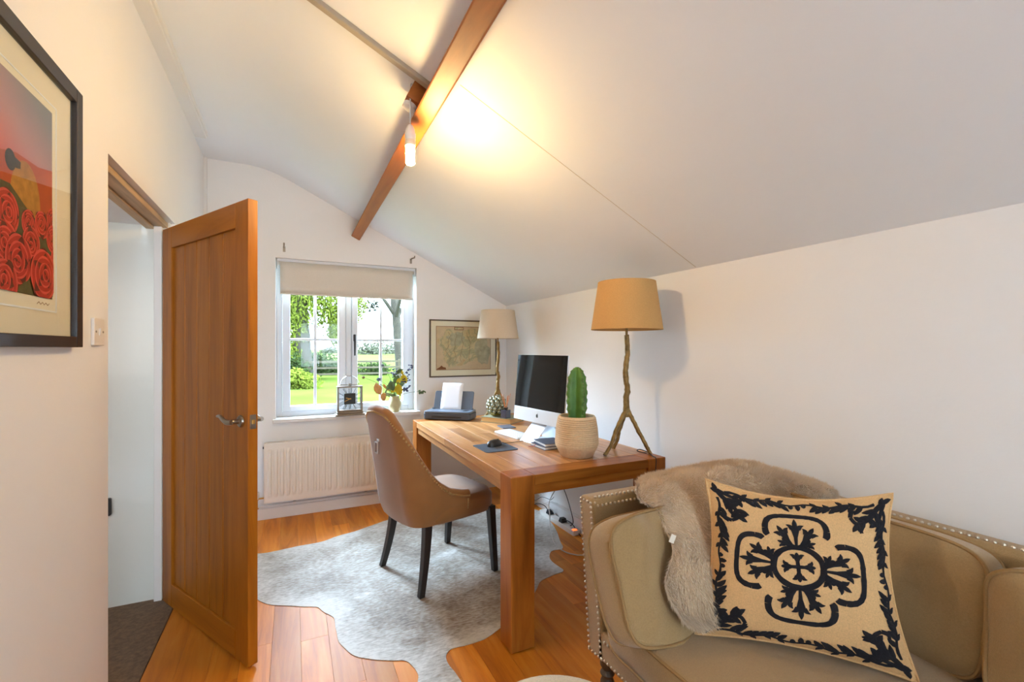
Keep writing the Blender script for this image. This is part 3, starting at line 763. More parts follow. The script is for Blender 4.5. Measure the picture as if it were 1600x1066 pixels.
# arm cushion A
o = cushion('back_cushion', .62, .37, .115, None, .024, True, .017, 2, corner=6)
ex, ey, ez = frame((1, .06, 0), (0, .42, 1)); place(o, ex, ey, ez, (1.172, 1.135, .622)); tag(o, 'loose beige boxed cushion leaning on the far sofa arm', 'cushion', 'loose sofa back cushions')
o = cushion('back_cushion', .70, .36, .11, None, .028, True, .014, 3, corner=6)
ex, ey, ez = frame((0, -1, 0), (.2, 0, 1)); place(o, ex, ey, ez, (1.672, .88, .625)); tag(o, 'beige back cushion between the embroidered pillow and nearest cushion', 'cushion', 'loose sofa back cushions')
o = cushion('back_cushion', .74, .37, .13, None, .03, True, .017, 4, corner=6)
ex, ey, ez = frame((.05, -1, 0), (.14, 0, 1)); place(o, ex, ey, ez, (1.625, .15, .63)); tag(o, 'beige back cushion at the right edge of the picture', 'cushion', 'loose sofa back cushions')

# ---------------- embroidered pillow
BL, BR, TL, TR = Vector((1.100, 1.005, .478)), Vector((1.462, .605, .478)), Vector((1.197, 1.050, .925)), Vector((1.592, .722, .918))
pn = (BR-BL).cross(TL-BL).normalized()
if pn.dot(Vector((0, 0, 1.3))-BL) < 0: pn = -pn
def pil(u, v, side):      # u,v in 0..1
    cu_, cv_ = 2*u-1, 2*v-1
    p = BL*(1-u)*(1-v)+BR*u*(1-v)+TL*(1-u)*v+TR*u*v
    cpt = (BL+BR+TL+TR)/4
    ax = (BR-BL).normalized(); ay = (TL-BL).normalized()
    # concave edges between the corners
    p = p-ax*cu_*.034*(1-cv_*cv_)*abs(cu_)-ay*cv_*(.040 if cv_ > 0 else .026)*(1-cu_*cu_)*abs(cv_)
    th = max(0, (1-abs(cu_)**2.6))*max(0, (1-abs(cv_)**2.6))
    b = .072*th**.62
    b += (noise.noise(Vector((u*4, v*4, side)))*.006)*(th**.5)
    return p+pn*side*b
pw_ = thing('throw_pillow', 'natural linen pillow with navy embroidered medallion and leaf border', 'pillow', tuple((BL+BR)/2))
po = Vector(pw_.location)
for sd, nm in ((1, 'front_cover'), (-1, 'back_cover')):
    gridsurf(bm := B_(), lambda u, v: pil(u, v, sd)-po, 44, 44); finish(nm, bm, 'pillow_linen', pw_, smooth=True, angle=180)
ed = [pil(t, 0, 1) for t in [k/30 for k in range(30)]]+[pil(1, k/30, 1) for k in range(30)]+[pil(1-k/30, 1, 1) for k in range(30)]+[pil(0, 1-k/30, 1) for k in range(30)]
tube(bm := B_(), [p-po for p in ed], .004, 6, closed=True); finish('piping', bm, 'pillow_linen', pw_, smooth=True)
emb = B_()
def surf(u, v, h=.0022):
    u = min(max(u, .004), .996); v = min(max(v, .004), .996)
    e = .01; p = pil(u, v, 1); a = pil(min(u+e, 1), v, 1)-pil(u-e, v, 1); b = pil(u, min(v+e, 1), 1)-pil(u, v-e, 1)
    nn = a.cross(b).normalized()
    if nn.dot(pn) < 0: nn = -nn
    return p+nn*h-po
def stroke(pts, widths, jag=0.0):
    pts = [Vector((a, b, 0)) for a, b in pts]
    if len(pts) < 9: pts = smoothpath(pts, 6)
    n_ = len(pts); pl_, pr_, pc_ = [], [], []
    for i, p in enumerate(pts):
        t = pts[min(i+1, n_-1)]-pts[max(i-1, 0)]; t.normalize(); q = Vector((-t.y, t.x, 0))
        f = i/(n_-1)*(len(widths)-1); k = min(int(f), len(widths)-2); w_ = widths[k]*(1-(f-k))+widths[k+1]*(f-k)
        w_ *= 1+jag*random.uniform(-1, 1)
        pl_.append(emb.verts.new(surf(p.x+q.x*w_, p.y+q.y*w_, .0012))); pr_.append(emb.verts.new(surf(p.x-q.x*w_, p.y-q.y*w_, .0012))); pc_.append(emb.verts.new(surf(p.x, p.y, .0036)))
    for i in range(n_-1):
        emb.faces.new((pl_[i], pl_[i+1], pc_[i+1], pc_[i])); emb.faces.new((pc_[i], pc_[i+1], pr_[i+1], pr_[i]))
def ring(cx, cy, rx, ry, w_, a0=0, a1=2*PI, n_=44):
    stroke([(cx+rx*math.cos(a0+(a1-a0)*k/n_), cy+ry*math.sin(a0+(a1-a0)*k/n_)) for k in range(n_+1)], [w_, w_], .12)
def petal(cx, cy, ang, r0, r1, w1):      # flaring petal with three-pointed tip
    c_, s_ = math.cos(ang), math.sin(ang)
    P = lambda r, q: (cx+c_*r-s_*q, cy+s_*r+c_*q)
    stroke([P(r0, 0), P(r0+(r1-r0)*.35, 0), P(r0+(r1-r0)*.72, 0)], [.006, .010, w1])
    rt = r0+(r1-r0)*.66
    for dq, dr in ((-1, .10), (0, .34), (1, .10)):
        stroke([P(rt, dq*w1*.5), P(rt+(r1-r0)*dr*.6+.01, dq*w1*1.0), P(rt+(r1-r0)*dr+.012, dq*w1*1.7)], [w1*.55, w1*.45, .001])
def leaf2(x0, y0, ang, ln, wd):
    c_, s_ = math.cos(ang), math.sin(ang); bend = random.uniform(-.25, .25)*ln
    stroke([(x0, y0), (x0+c_*ln*.5-s_*bend*.5, y0+s_*ln*.5+c_*bend*.5), (x0+c_*ln-s_*bend*.2, y0+s_*ln+c_*bend*.2)], [wd*.5, wd, wd*.8, .001])
CX_, CY_ = .485, .53
ring(CX_, CY_, .122, .115, .0155)
for k in range(4):
    a = k*PI/2+.08
    stroke([(CX_, CY_), (CX_+.03*math.cos(a), CY_+.03*math.sin(a))], [.011, .009]); petal(CX_, CY_, a, .012, .072, .021)
for k in range(4):
    a = k*PI/2+.04*(1 if k % 2 else -1)
    bx_, by_ = CX_+.125*math.cos(a), CY_+.12*math.sin(a)
    for da_, r1, w1 in ((-.66, .175, .026), (0, .205, .026), (.66, .175, .026)): petal(bx_-.03*math.cos(a), by_-.03*math.sin(a), a+da_*.78, .03, r1, w1)
    for s_ in (-1, 1): petal(bx_, by_, a+s_*1.25, .0, .088, .020)
    # C scroll around the palmette
    rr = .265 if k % 2 == 0 else .255
    aa = [a-.62+1.24*t/24 for t in range(25)]
    pts = []
    for t in range(31):
        th = -1.0+2.0*t/30
        rad = .328*(1-.30*abs(th)**3.0); side_ = .150*math.sin(th*PI/2*.98)
        pts.append((CX_+rad*math.cos(a)-side_*math.sin(a)*1.05, CY_+rad*math.sin(a)+side_*math.cos(a)*1.05))
    stroke(pts, [.017, .0145, .0145, .0145, .017], .1)
    # curled ends
    for s_ in (-1, 1):
        e0 = pts[0] if s_ < 0 else pts[-1]
        stroke([e0, (e0[0]-.03*math.cos(a)+s_*.004*math.sin(a), e0[1]-.03*math.sin(a)-s_*.004*math.cos(a)), (e0[0]-.045*math.cos(a)+s_*.014*math.sin(a), e0[1]-.045*math.sin(a)-s_*.014*math.cos(a))], [.017, .019, .015])
# border vines and corner sprays
for k in range(4):
    a = k*PI/2; c_, s_ = math.cos(a), math.sin(a)
    T = lambda x_, y_: (.5+c_*(x_-.5)-s_*(y_-.5), .5+s_*(x_-.5)+c_*(y_-.5))
    vine = [(.10+.8*t/24, .052+.010*math.sin(t*1.05)) for t in range(25)]
    stroke([T(*p) for p in vine], [.009, .008, .006, .008, .009], .2)
    for t in range(2, 23):
        x_, y_ = vine[t]
        if 10 <= t <= 14: continue
        dr = 1 if t < 12 else -1
        A1 = a+(PI/2-dr*.75); leaf2(*T(x_, y_), A1, random.uniform(.055, .08), .016)
        if t % 2: leaf2(*T(x_, y_), a-(PI/2-.9*dr)*1.0, .04, .012)
    for t, sz in ((11, .03), (13, .03), (12, .045)):
        x_, y_ = vine[t]; leaf2(*T(x_, y_), a+PI/2, sz, .014)
    # corner spray, pointing from the corner inwards
    def Lc(x_, y_): return T(x_, y_)
    stroke([Lc(.045, .045), Lc(.09, .085), Lc(.13, .14), Lc(.20, .17), Lc(.235, .13)], [.016, .017, .014, .012, .010])
    stroke([Lc(.05, .06), Lc(.07, .13), Lc(.085, .20)], [.014, .012, .006])
    stroke([Lc(.235, .13), Lc(.225, .095), Lc(.20, .09)], [.012, .013, .008])
    for (x_, y_, an, ln) in ((.05, .05, PI*1.1, .04), (.06, .06, PI*1.45, .04), (.09, .09, .1, .075), (.10, .10, PI*.55, .07), (.14, .14, PI*.75, .075), (.13, .13, .05, .06), (.16, .16, PI*.4, .07), (.19, .17, PI*.3, .06), (.20, .17, PI*.65, .06), (.08, .15, PI*.8, .04), (.085, .17, .5, .05), (.11, .11, PI*.2, .06), (.17, .155, -.6, .05)):
        leaf2(*Lc(x_, y_), a+an, ln*1.1, .017)
finish('embroidery', emb, 'navy_thread', pw_, smooth=True, angle=180)

# ---------------- sheepskin throw
rowsP = [
 [(1.275, 1.425, .815), (1.50, 1.432, .826), (1.74, 1.425, .83), (1.845, 1.30, .822), (1.85, 1.03, .802)],
 [(1.18, 1.345, .835), (1.45, 1.34, .842), (1.68, 1.33, .842), (1.77, 1.24, .836), (1.80, 1.00, .812)],
 [(1.085, 1.235, .828), (1.36, 1.215, .862), (1.58, 1.21, .855), (1.70, 1.14, .835), (1.77, .975, .80)],
 [(1.088, 1.145, .800), (1.30, 1.135, .835), (1.50, 1.125, .835), (1.66, 1.09, .815), (1.74, .97, .79)],
 [(1.075, 1.070, .715), (1.26, 1.055, .730), (1.44, 1.06, .74), (1.60, 1.05, .75), (1.68, .99, .76)],
 [(1.010, 1.030, .635), (1.21, 1.00, .64), (1.38, 1.03, .65), (1.50, 1.04, .68), (1.58, 1.02, .70)],
 [(1.030, .995, .555), (1.19, .97, .545), (1.34, 1.0, .56), (1.44, 1.03, .60), (1.50, 1.03, .63)],
 [(1.085, .985, .515), (1.21, .965, .512), (1.31, .99, .53), (1.38, 1.02, .56), (1.42, 1.03, .60)]]
NU, NV = 44, 56
cols = [smoothpath(r_, 11) for r_ in rowsP]
def skin(u, v):
    i = u*(len(cols[0])-1); k = min(int(i), len(cols[0])-2); f = i-k
    col_ = [c_[k].lerp(c_[k+1], f) for c_ in cols]
    j = v*(len(col_)-1); a = min(int(j), len(col_)-2); t = j-a
    p0 = col_[max(a-1, 0)]; p1 = col_[a]; p2 = col_[a+1]; p3 = col_[min(a+2, len(col_)-1)]
    return .5*((2*p1)+(p2-p0)*t+(2*p0-5*p1+4*p2-p3)*t*t+(3*p1-p0-3*p2+p3)*t**3)
fur = thing('sheepskin_throw', 'fluffy cream sheepskin draped over the sofa corner', 'throw', (1.4, 1.15, .5))
fo = Vector(fur.location)
def skin_n(u, v):
    e = .01; a = skin(min(u+e, 1), v)-skin(max(u-e, 0), v); b = skin(u, min(v+e, 1))-skin(u, max(v-e, 0))
    n_ = a.cross(b).normalized(); return n_ if n_.dot(Vector((-.4, -.7, .8))) > 0 else -n_
def plump(u, v): 
    e = min(u, 1-u, v*.8, (1-v)*.9)
    return skin(u, v)+skin_n(u, v)*(.018*min(1, e/.12)**.5+.004*noise.noise(Vector((u*9, v*9, 0))))
bm = B_(); G = gridsurf(bm, lambda u, v: plump(u, v)-fo, NU, NV)
G2 = [[bm.verts.new(skin(i/(NU-1), j/(NV-1))-skin_n(i/(NU-1), j/(NV-1))*.004-fo) for j in range(NV)] for i in range(NU)]
for i in range(NU-1):
    for j in range(NV-1): bm.faces.new((G2[i][j], G2[i][j+1], G2[i+1][j+1], G2[i+1][j]))
for i in range(NU-1):
    for j in (0, NV-1): bm.faces.new((G[i][j], G[i+1][j], G2[i+1][j], G2[i][j]))
for j in range(NV-1):
    for i in (0, NU-1): bm.faces.new((G[i][j], G[i][j+1], G2[i][j+1], G2[i][j]))
finish('hide', bm, 'fur_hide', fur, smooth=True, angle=180)
vv, ff = [], []
for k in range(48000):
    u, v = random.random(), random.random()
    if k % 7 == 0:
        if random.random() < .6: u = random.choice((.0, 1.0))
        else: v = random.choice((0., 1.))
    p = plump(u, v)-fo; n_ = skin_n(u, v)
    e = .01; dn = (skin(u, min(v+e, 1))-skin(u, max(v-e, 0))).normalized()
    cl = noise.noise_vector(Vector((u*14, v*14, 4)))
    edge = Vector((0, 0, 0))
    if u in (0., 1.): edge = (skin(u, v)-skin(.5, v)).normalized()*.9
    if v in (0., 1.): edge = (skin(u, v)-skin(u, .5)).normalized()*.9
    d_ = (n_*.75+dn*.75+cl*.9+edge+Vector((random.gauss(0, .3), random.gauss(0, .3), random.gauss(0, .3)))).normalized()
    ln = random.uniform(.013, .026); s_ = d_.cross(Vector((random.random(), random.random(), random.random()))).normalized()*.0011
    i0 = len(vv); md = p+d_*ln*.5
    vv += [p-s_-n_*.002, p+s_-n_*.002, p+d_*ln+dn*.004]; ff.append((i0, i0+1, i0+2))
me = bpy.data.meshes.new('fur'); me.from_pydata(vv, [], ff); me.materials.append(MATS['fur'])
fo_ = bpy.data.objects.new('fur_pile', me); COL.objects.link(fo_); fo_.parent = fur; fo_['kind'] = 'stuff'
bm = B_(); M = Matrix.Translation(plump(.02, .54)-fo+Vector((-.012, -.004, .006))) @ Matrix.Rotation(.5, 4, 'Y')
box(bm, -.011, .011, -.001, .001, -.013, .013, M); finish('label_tag', bm, 'print_paper', fur)

# ---------------- pouffe
lathe(bm := B_(), [(0, 0), (.20, 0), (.215, .02), (.222, .10), (.224, .20), (.222, .30), (.214, .375), (.20, .392), (.12, .399), (0, .401)], 48)
o = finish('pouffe', bm, 'pouffe_fabric', smooth=True, angle=70, loc=(.588, .945, 0)); o.scale = (1, 1, 1.04); tag(o, 'round cream fabric pouffe at the bottom edge beside the sofa', 'pouffe')
tube(bm := B_(), [(.2145*math.cos(2*PI*k/48), .2145*math.sin(2*PI*k/48), .378) for k in range(48)], .004, 6, closed=True); finish('piping', bm, 'pouffe_fabric', o, smooth=True)

# ================================================================== ON THE DESK
# lamps
def lamp(label, base, sc, feet, m_shade, fork_z, shade):
    # shade: (z_bottom, z_top, r_bottom, r_top)
    t = thing('table_lamp', label, 'lamp', base, group='branch table lamps')
    bo = Vector(base)
    zb, zt, rb, rt = shade
    def rough(pts, r):
        P = smoothpath(pts, 7); out = []
        for p in P: out.append(p+Vector((noise.noise(p*38), noise.noise(p*38+Vector((9, 0, 0))), 0))*.005*sc)
        tube(bm := B_(), out, r, 10)
        for v in bm.verts: v.co += Vector((noise.noise(v.co*75), noise.noise(v.co*75+Vector((3, 1, 0))), noise.noise(v.co*75+Vector((0, 7, 0)))))*.0028*sc
        return bm
    fz = fork_z
    bm = rough([(0, 0, fz-.04*sc), (-.004*sc, 0, fz+.03*sc), (.004*sc, 0, fz+.12*sc), (-.006*sc, .003, fz+.2*sc), (.005*sc, 0, fz+.3*sc), (.002*sc, 0, zb-.03*sc)], [.019*sc, .017*sc, .0155*sc, .015*sc, .014*sc, .0135*sc])
    finish('stem', bm, 'bronze_branch', t, smooth=True, angle=70)
    for i, f_ in enumerate(feet):
        f_ = Vector(f_); mid = Vector((f_.x*.52, f_.y*.52, fz*.50)); mid2 = Vector((f_.x*.12, f_.y*.12, fz*.92))
        k_ = Vector((f_.x*.75+.006, f_.y*.75, fz*.24))
        bm = rough([(0, 0, fz+.02*sc), mid2, mid, k_, (f_.x, f_.y, .004)], [.013*sc, .012*sc, .0115*sc, .010*sc, .0105*sc])
        for kk in (.35, .7):
            q = Vector((0, 0, fz)).lerp(f_, kk); ball(bm, q+Vector((.008*sc, 0, .004)), .006*sc, 6, 4)
        for v in bm.verts: v.co.z = max(v.co.z, .0005)
        finish('leg', bm, 'bronze_branch', t, smooth=True, angle=70)
    tube(bm := B_(), [(0, 0, zb-.035*sc), (0, 0, zb+.06)], .007*sc, 10); finish('lamp_holder', bm, 'bronze_branch', t, smooth=True)
    bm = B_(); lathe(bm, [(rb, zb), (rt, zt), (rt-.003, zt), (rb-.003, zb), (rb, zb)], 56, cap=False)
    bmesh.ops.remove_doubles(bm, verts=bm.verts[:], dist=.0003)
    sh = finish('lamp_shade', bm, m_shade, t, smooth=True, angle=50)
    for r_, z_ in ((rb-.0015, zb), (rt-.0015, zt)):
        tube(bm := B_(), [(r_*math.cos(2*PI*k/48), r_*math.sin(2*PI*k/48), z_) for k in range(48)], .0026, 6, closed=True); finish('rim', bm, m_shade, sh, smooth=True)
    bm = B_()
    for k in range(3):
        a = 2*PI*k/3+.4; tube(bm, [(0, 0, zt-.03), (rt*.985*math.cos(a), rt*.985*math.sin(a), zt-.004)], .0018, 6)
    finish('spider', bm, 'steel', t, smooth=True)
    ball(bm := B_(), (0, 0, zb+.09), .028, 12, 8); finish('bulb', bm, 'shade_inner', t, smooth=True)
    return t
fc = Vector((1.655, 1.985, TZ))
ft = [pz(945, 713, TZ)-fc, pz(1016, 711, TZ)-fc, pz(958, 702, TZ)-fc]
lamp('branch table lamp with beige linen shade at the near end of desk', fc, 1.0, ft, 'shade_linen', .235, (.674, .932, .193, .155))
fc2 = Vector((1.552, 3.50, TZ))
lamp('branch table lamp with pale shade in the far corner by the map', fc2, .9, [(-.105, .02, 0), (.06, -.11, 0), (.085, .085, 0)], 'shade_pale', .225, (.655, .888, .174, .14))
# near lamp cord
tube(bm := B_(), smoothpath([pz(1010, 708, TZ+.004)+Vector((.0, .0, .0)), pz(996, 705, TZ+.003), (1.70, 1.93, TZ+.02), (1.715, 1.88, TZ+.012), (1.70, 1.83, TZ+.004), (1.69, 1.796, TZ-.004), (1.686, 1.793, TZ-.08), (1.70, 1.795, .45), (1.78, 1.9, .1), (1.84, 2.3, .012), (1.80, 2.62, .02)], 7), .0026, 6)
tag(finish('lamp_cord', bm, 'cable_black', smooth=True), 'thin dark lamp cord hanging over the near desk edge', 'cord')

# pot and cactus
pc = Vector((1.358, 2.03, TZ))
prof = [(0, 0), (.080, 0), (.086, .004), (.113, .058)]
for k in range(14):
    z0 = .060+k*.0105; rr = interp([(.058, .114), (.07, .116), (.15, .110), (.21, .099)], z0)
    prof += [(rr-.0036, z0), (rr, z0+.003), (rr, z0+.007), (rr-.0036, z0+.0102)]
prof += [(.097, .209), (.094, .214), (.088, .212), (.086, .19), (0, .19)]
pt = thing('plant_pot', 'cream ribbed ceramic pot holding the cactus', 'pot', pc)
lathe(bm := B_(), prof, 64); finish('pot_body', bm, 'pot_clay', pt, smooth=True, angle=50)
lathe(bm := B_(), [(.0, .196), (.05, .197), (.0855, .192)], 32); finish('soil', bm, 'soil', pt, smooth=True)
ct = thing('cactus', 'upright green ribbed cactus growing in the cream pot', 'cactus', (pc.x+.002, pc.y, pc.z+.195))
NRB = 4; HC = .275
def cac(u, v):
    a = 2*PI*u+.55; z = HC*v
    body = interp([(0, .040), (.2, .050), (.55, .052), (.8, .044), (.93, .030), (1, .008)], v)
    rib = abs(math.cos(a*NRB/2)); rr = body*(.60+.62*(rib**2.6))
    rr *= 1+.05*math.sin(z*150)*(rib**6)
    return (rr*math.cos(a), rr*math.sin(a), z)
V_ = gridsurf(bm := B_(), cac, 96, 72, cu=True); bm.faces.new([V_[i][71] for i in range(96)])
finish('cactus_body', bm, 'cactus', ct, smooth=True, angle=80)
bm = B_()
for k in range(NRB):
    for j in range(18):
        v = (j+.5)/18; a = 2*PI*k/NRB; u = ((a-.55)/(2*PI)) % 1; p = Vector(cac(u, v)); ball(bm, p, .0032, 6, 4)
finish('areoles', bm, 'cactus_rib', ct, smooth=True)['kind'] = 'stuff'

# monitor
ml, mr_ = Vector((1.315, 2.705)), Vector((1.385, 2.205))
mv = (mr_-ml); mw = mv.length; ma = math.atan2(mv.y, mv.x)
mc = (ml+mr_)/2
mn = thing('desktop_computer', 'slim silver all-in-one computer with dark screen', 'computer', (mc.x, mc.y, TZ), ma)
# local x along width (left->right seen from front), local -y faces the viewer
tl = Matrix.Translation((0, 0, .11)) @ Matrix.Rotation(math.radians(-5), 4, 'X')
def mbx(name, x0, x1, y0, y1, z0, z1, m, par=mn, bev=.002):
    return finish(name, box(B_(), x0, x1, y0, y1, z0, z1, tl), m, par, bev=bev)
hgt = .42
ca_ = mbx('casing', -mw/2, mw/2, 0, .012, 0, hgt, 'aluminium', bev=.004)
mbx('screen', -mw/2+.001, mw/2-.001, -.002, .0005, .085, hgt-.001, 'screen_black', bev=.0005)
mbx('chin', -mw/2+.0005, mw/2-.0005, -.0022, .0003, .001, .0845, 'aluminium', bev=.0005)
# emblem on the chin: bitten apple silhouette
bm = B_(); ap = []
for k in range(40):
    a = 2*PI*k/40; r_ = .0105*(1+.10*math.sin(a)**2-.18*max(0, math.sin(a))**8-.10*max(0, -math.sin(a))**10)
    x_, z_ = r_*math.cos(a), r_*math.sin(a)*1.08
    if math.hypot(x_-.0125, z_-.002) < .0055: x_ = .0125-math.sqrt(max(0, .0055**2-(z_-.002)**2))
    ap.append((x_, z_))
prism(bm, ap, -.0026, -.0021, lambda a, b, h: tl @ Vector((a, h, b+.044)))
prism(bm, [(0, .0125), (.002, .016), (.0055, .0185), (.005, .015), (.0025, .013)], -.0026, -.0021, lambda a, b, h: tl @ Vector((a, h, b+.044)))
finish('emblem', bm, 'black_plastic', mn)
bm = B_()
gridsurf(bm, lambda u, v: (-.08+.16*u, [-.045, -.04, .075, .09][0]*0+interp([(0, -.055), (.42, .075), (.55, .088), (1, .03)], v), interp([(0, .004), (.42, .002), (.55, .012), (1, .22)], v)), 4, 16)
bm.free()
bx('stand_foot', -.085, .085, -.055, .115, 0, .005, 'aluminium', mn, .002)
hexa(bm := B_(), [(-.085, .105, .004), (.085, .105, .004), (.085, .115, .004), (-.085, .115, .004), (-.085, .03, .20), (.085, .03, .20), (.085, .04, .20), (-.085, .04, .20)])
finish('stand_neck', bm, 'aluminium', mn, bev=.002)
# standing notepad leaning under the chin (white angled stand plate seen under the screen)
hexa(bm := B_(), [(-.075, -.075, .001), (.075, -.075, .001), (.075, -.072, .001), (-.075, -.072, .001), (-.075, .02, .105), (.075, .02, .105), (.075, .023, .105), (-.075, .023, .105)])
finish('stand_plate', bm, 'aluminium', mn, bev=.001)

def slab(name, label, cat, c, ang, w_, d_, h_, m, r=.008, group=None, z=TZ):
    o = finish(name, prism(B_(), rrect(-w_/2, w_/2, -d_/2, d_/2, r), 0, h_, XYZ), m, loc=(c[0], c[1], z), rot=(0, 0, ang), bev=min(.0012, h_*.3))
    return tag(o, label, cat, group)
# keyboard: long axis along y
kb = thing('keyboard', 'slim white keyboard lying before the computer', 'keyboard', (1.305, 2.69, TZ), math.radians(-84))
M = Matrix.Rotation(math.radians(3), 4, 'X')
prism(bm := B_(), rrect(-.15, .15, -.062, .062, .008), .002, .009, lambda a, b, h: M @ Vector((a, b, h+.0035))); finish('body', bm, 'aluminium', kb, bev=.001)
tube(bm := B_(), [M @ Vector((-.15, .055, .006)), M @ Vector((.15, .055, .006))], .007, 10); finish('battery_bar', bm, 'aluminium', kb, smooth=True)
km = None
for r_ in range(5):
    for c_ in range(14):
        if km is None:
            km = finish('key', prism(B_(), rrect(-.0088, .0088, -.0080, .0080, .0015, 2), 0, .002, XYZ), 'page_white', kb); q = km
        else: q = km.copy(); COL.objects.link(q)
        q.location = M @ Vector((-.134+c_*.0205, -.05+r_*.0205, .0125)); q.rotation_euler = (math.radians(3), 0, 0)
slab('coaster', 'thin slate grey slab lying between the book and keyboard', 'coaster', (1.392, 2.985, 0), math.radians(-5), .10, .13, .006, 'grey_plastic', .004)
slab('mouse_pad', 'grey mouse pad on the desk', 'mouse pad', (1.045, 2.395, 0), math.radians(1), .20, .215, .004, 'mousepad', .02)
ms = thing('computer_mouse', 'black wired mouse on the grey pad', 'mouse', (1.055, 2.43, TZ+.004), math.radians(-60))
gridsurf(bm := B_(), lambda u, v: (.031*sqr(math.cos(2*PI*u), .8)*math.sqrt(max(0, 1-v**3))*(1 if v else 1), .056*sqr(math.sin(2*PI*u), .9)*math.sqrt(max(0, 1-v**3)), .036*v**.9*(1) if v < 1 else .036), 28, 14, cu=True)
finish('body', bm, 'black_plastic', ms, smooth=True, angle=180)
bx('wheel', -.004, .004, .026, .040, .026, .034, 'dark_grey', ms, .002)
tube(bm := B_(), smoothpath([(1.10, 2.452, TZ+.014), (1.14, 2.46, TZ+.006), (1.22, 2.47, TZ+.004), (1.33, 2.50, TZ+.003), (1.42, 2.46, TZ+.003), (1.47, 2.4, TZ+.003)], 6), .0018, 6)
tag(finish('mouse_cable', bm, 'cable_black', smooth=True), 'thin black mouse cable trailing across the desk', 'cable')
# notebooks (two stacked)
for i, (c, ang, z, lb) in enumerate((((1.325, 2.285), .03, TZ+.001, 'lower of two navy notebooks stacked beside the pot'), ((1.335, 2.275), -.08, TZ+.0195, 'upper of two navy notebooks stacked beside the pot'))):
    t = thing('notebook', lb, 'notebook', (c[0], c[1], z), ang, 'navy notebooks by the pot')
    bx('page_block', -.062, .062, -.078, .078, .0025, .0145, 'page_white', t)
    bx('cover', -.066, .066, -.082, .082, .0145, .017, 'navy_cover', t, .001); bx('cover', -.066, .066, -.082, .082, 0, .0025, 'navy_cover', t, .001)
    bx('spine', .062, .066, -.082, .082, .0025, .0145, 'navy_cover', t)
tube(bm := B_(), [(1.262, 2.31, TZ+.012), (1.245, 2.315, TZ+.004), (1.225, 2.33, TZ+.003)], .0018, 6); tag(finish('bookmark_ribbon', bm, 'red_ribbon'), 'red ribbon marker sticking out of the notebook', 'ribbon')
# thick book
bc = Vector((1.472, 3.235, TZ)); ba = math.atan2(3.084-3.305, 1.451-1.301)
t = thing('thick_book', 'thick old book with green cover lying flat', 'book', bc, ba)
bx('page_block', -.128, .128, -.098, .092, .004, .038, 'book_pages', t)
bx('cover', -.134, .134, -.103, .100, .038, .042, 'book_cover', t, .001); bx('cover', -.134, .134, -.103, .100, 0, .004, 'book_cover', t, .001)
bx('spine', -.134, .134, .092, .100, .004, .038, 'book_cover', t)
# faceted glass ball
gp = Vector((1.438, 3.262, TZ+.042))
t = thing('glass_artichoke', 'faceted silvery glass artichoke ornament standing on the book', 'ornament', gp)
bm = B_(); Rg = .077
lathe(bm, [(0, .012), (.03, .008), (.055, .025), (.068, .06), (.070, .09), (.055, .125), (.03, .145), (0, .15)], 24); finish('core', bm, 'silver_glass', t, smooth=True)
for j, (el, cnt) in enumerate(((-30, 11), (-10, 13), (10, 13), (30, 11), (50, 8), (70, 5))):
    for k in range(cnt):
        a = 2*PI*(k+.5*(j % 2))/cnt; e_ = math.radians(el)
        c = Vector((math.cos(a)*math.cos(e_), math.sin(a)*math.cos(e_), math.sin(e_)))*Rg*.93+Vector((0, 0, .078))
        ball(bm := B_(), c, .0165, 8, 6, (1, 1, 1.15)); finish('bead', bm, 'silver_glass', t, smooth=True)
for k in range(7):
    a = 2*PI*k/7; c = Vector((math.cos(a)*.045, math.sin(a)*.045, .022))
    bm = B_(); prism(bm, [(-.02, -.022), (.02, -.022), (.026, .0), (0, .026), (-.026, 0)], -.002, .002, lambda q, r_, h: c+Vector((-math.sin(a)*q+math.cos(a)*(h+r_*.75+.012), math.cos(a)*q+math.sin(a)*(h+r_*.75+.012), r_*.7)))
    finish('base_leaf', bm, 'gold_glass', t)
# reed diffuser
dp = Vector((1.455, 3.135, TZ+.042))
t = thing('reed_diffuser', 'dark square glass reed diffuser on the book', 'diffuser', dp, .4)
prism(bm := B_(), rrect(-.028, .028, -.028, .028, .006), 0, .062, XYZ); finish('bottle', bm, 'smoke_glass', t, bev=.003)
lathe(bm := B_(), [(0, .062), (.014, .062), (.014, .07), (.019, .072), (.019, .08), (.0, .08)], 18); finish('collar', bm, 'black_plastic', t, smooth=True)
for k in range(6):
    a = 2*PI*k/6+.3; tube(bm := B_(), [(.005*math.cos(a), .005*math.sin(a), .075), (.036*math.cos(a), .036*math.sin(a), .165+.01*(k % 3))], .0018, 6); finish('reed', bm, 'reed', t)
# printer
pa = math.atan2(3.30-3.602, 1.172-.959)
prn = thing('printer', 'compact grey printer with paper in its tray', 'printer', (1.146, 3.537, TZ), math.atan2(-.302, .213)+.30); prn.scale = (1.12, 1.12, 1.2)
PW, PD, PH = .35, .165, .058
prism(bm := B_(), rrect(-PW/2, PW/2, -PD/2, PD/2, .02), .004, PH-.012, XYZ); body = finish('body', bm, 'dark_grey', prn, bev=.006)
prism(bm := B_(), rrect(-PW/2+.002, PW/2-.002, -PD/2+.002, PD/2-.002, .02), PH-.012, PH, XYZ); finish('lid', bm, 'grey_plastic', prn, bev=.005)
bx('output_slot', -.11, .11, -PD/2-.0015, -PD/2+.01, .016, .027, 'black_plastic', prn, .001)
M = Matrix.Translation((0, PD/2-.03, PH-.004)) @ Matrix.Rotation(math.radians(-22), 4, 'X')
prism(bm := B_(), rrect(-.15, .15, 0, .135, .012), 0, .008, lambda a, b, h: M @ Vector((a, h, b))); tr = finish('paper_tray', bm, 'grey_plastic', prn, bev=.002)
M2 = M @ Matrix.Translation((0, -.004, 0))
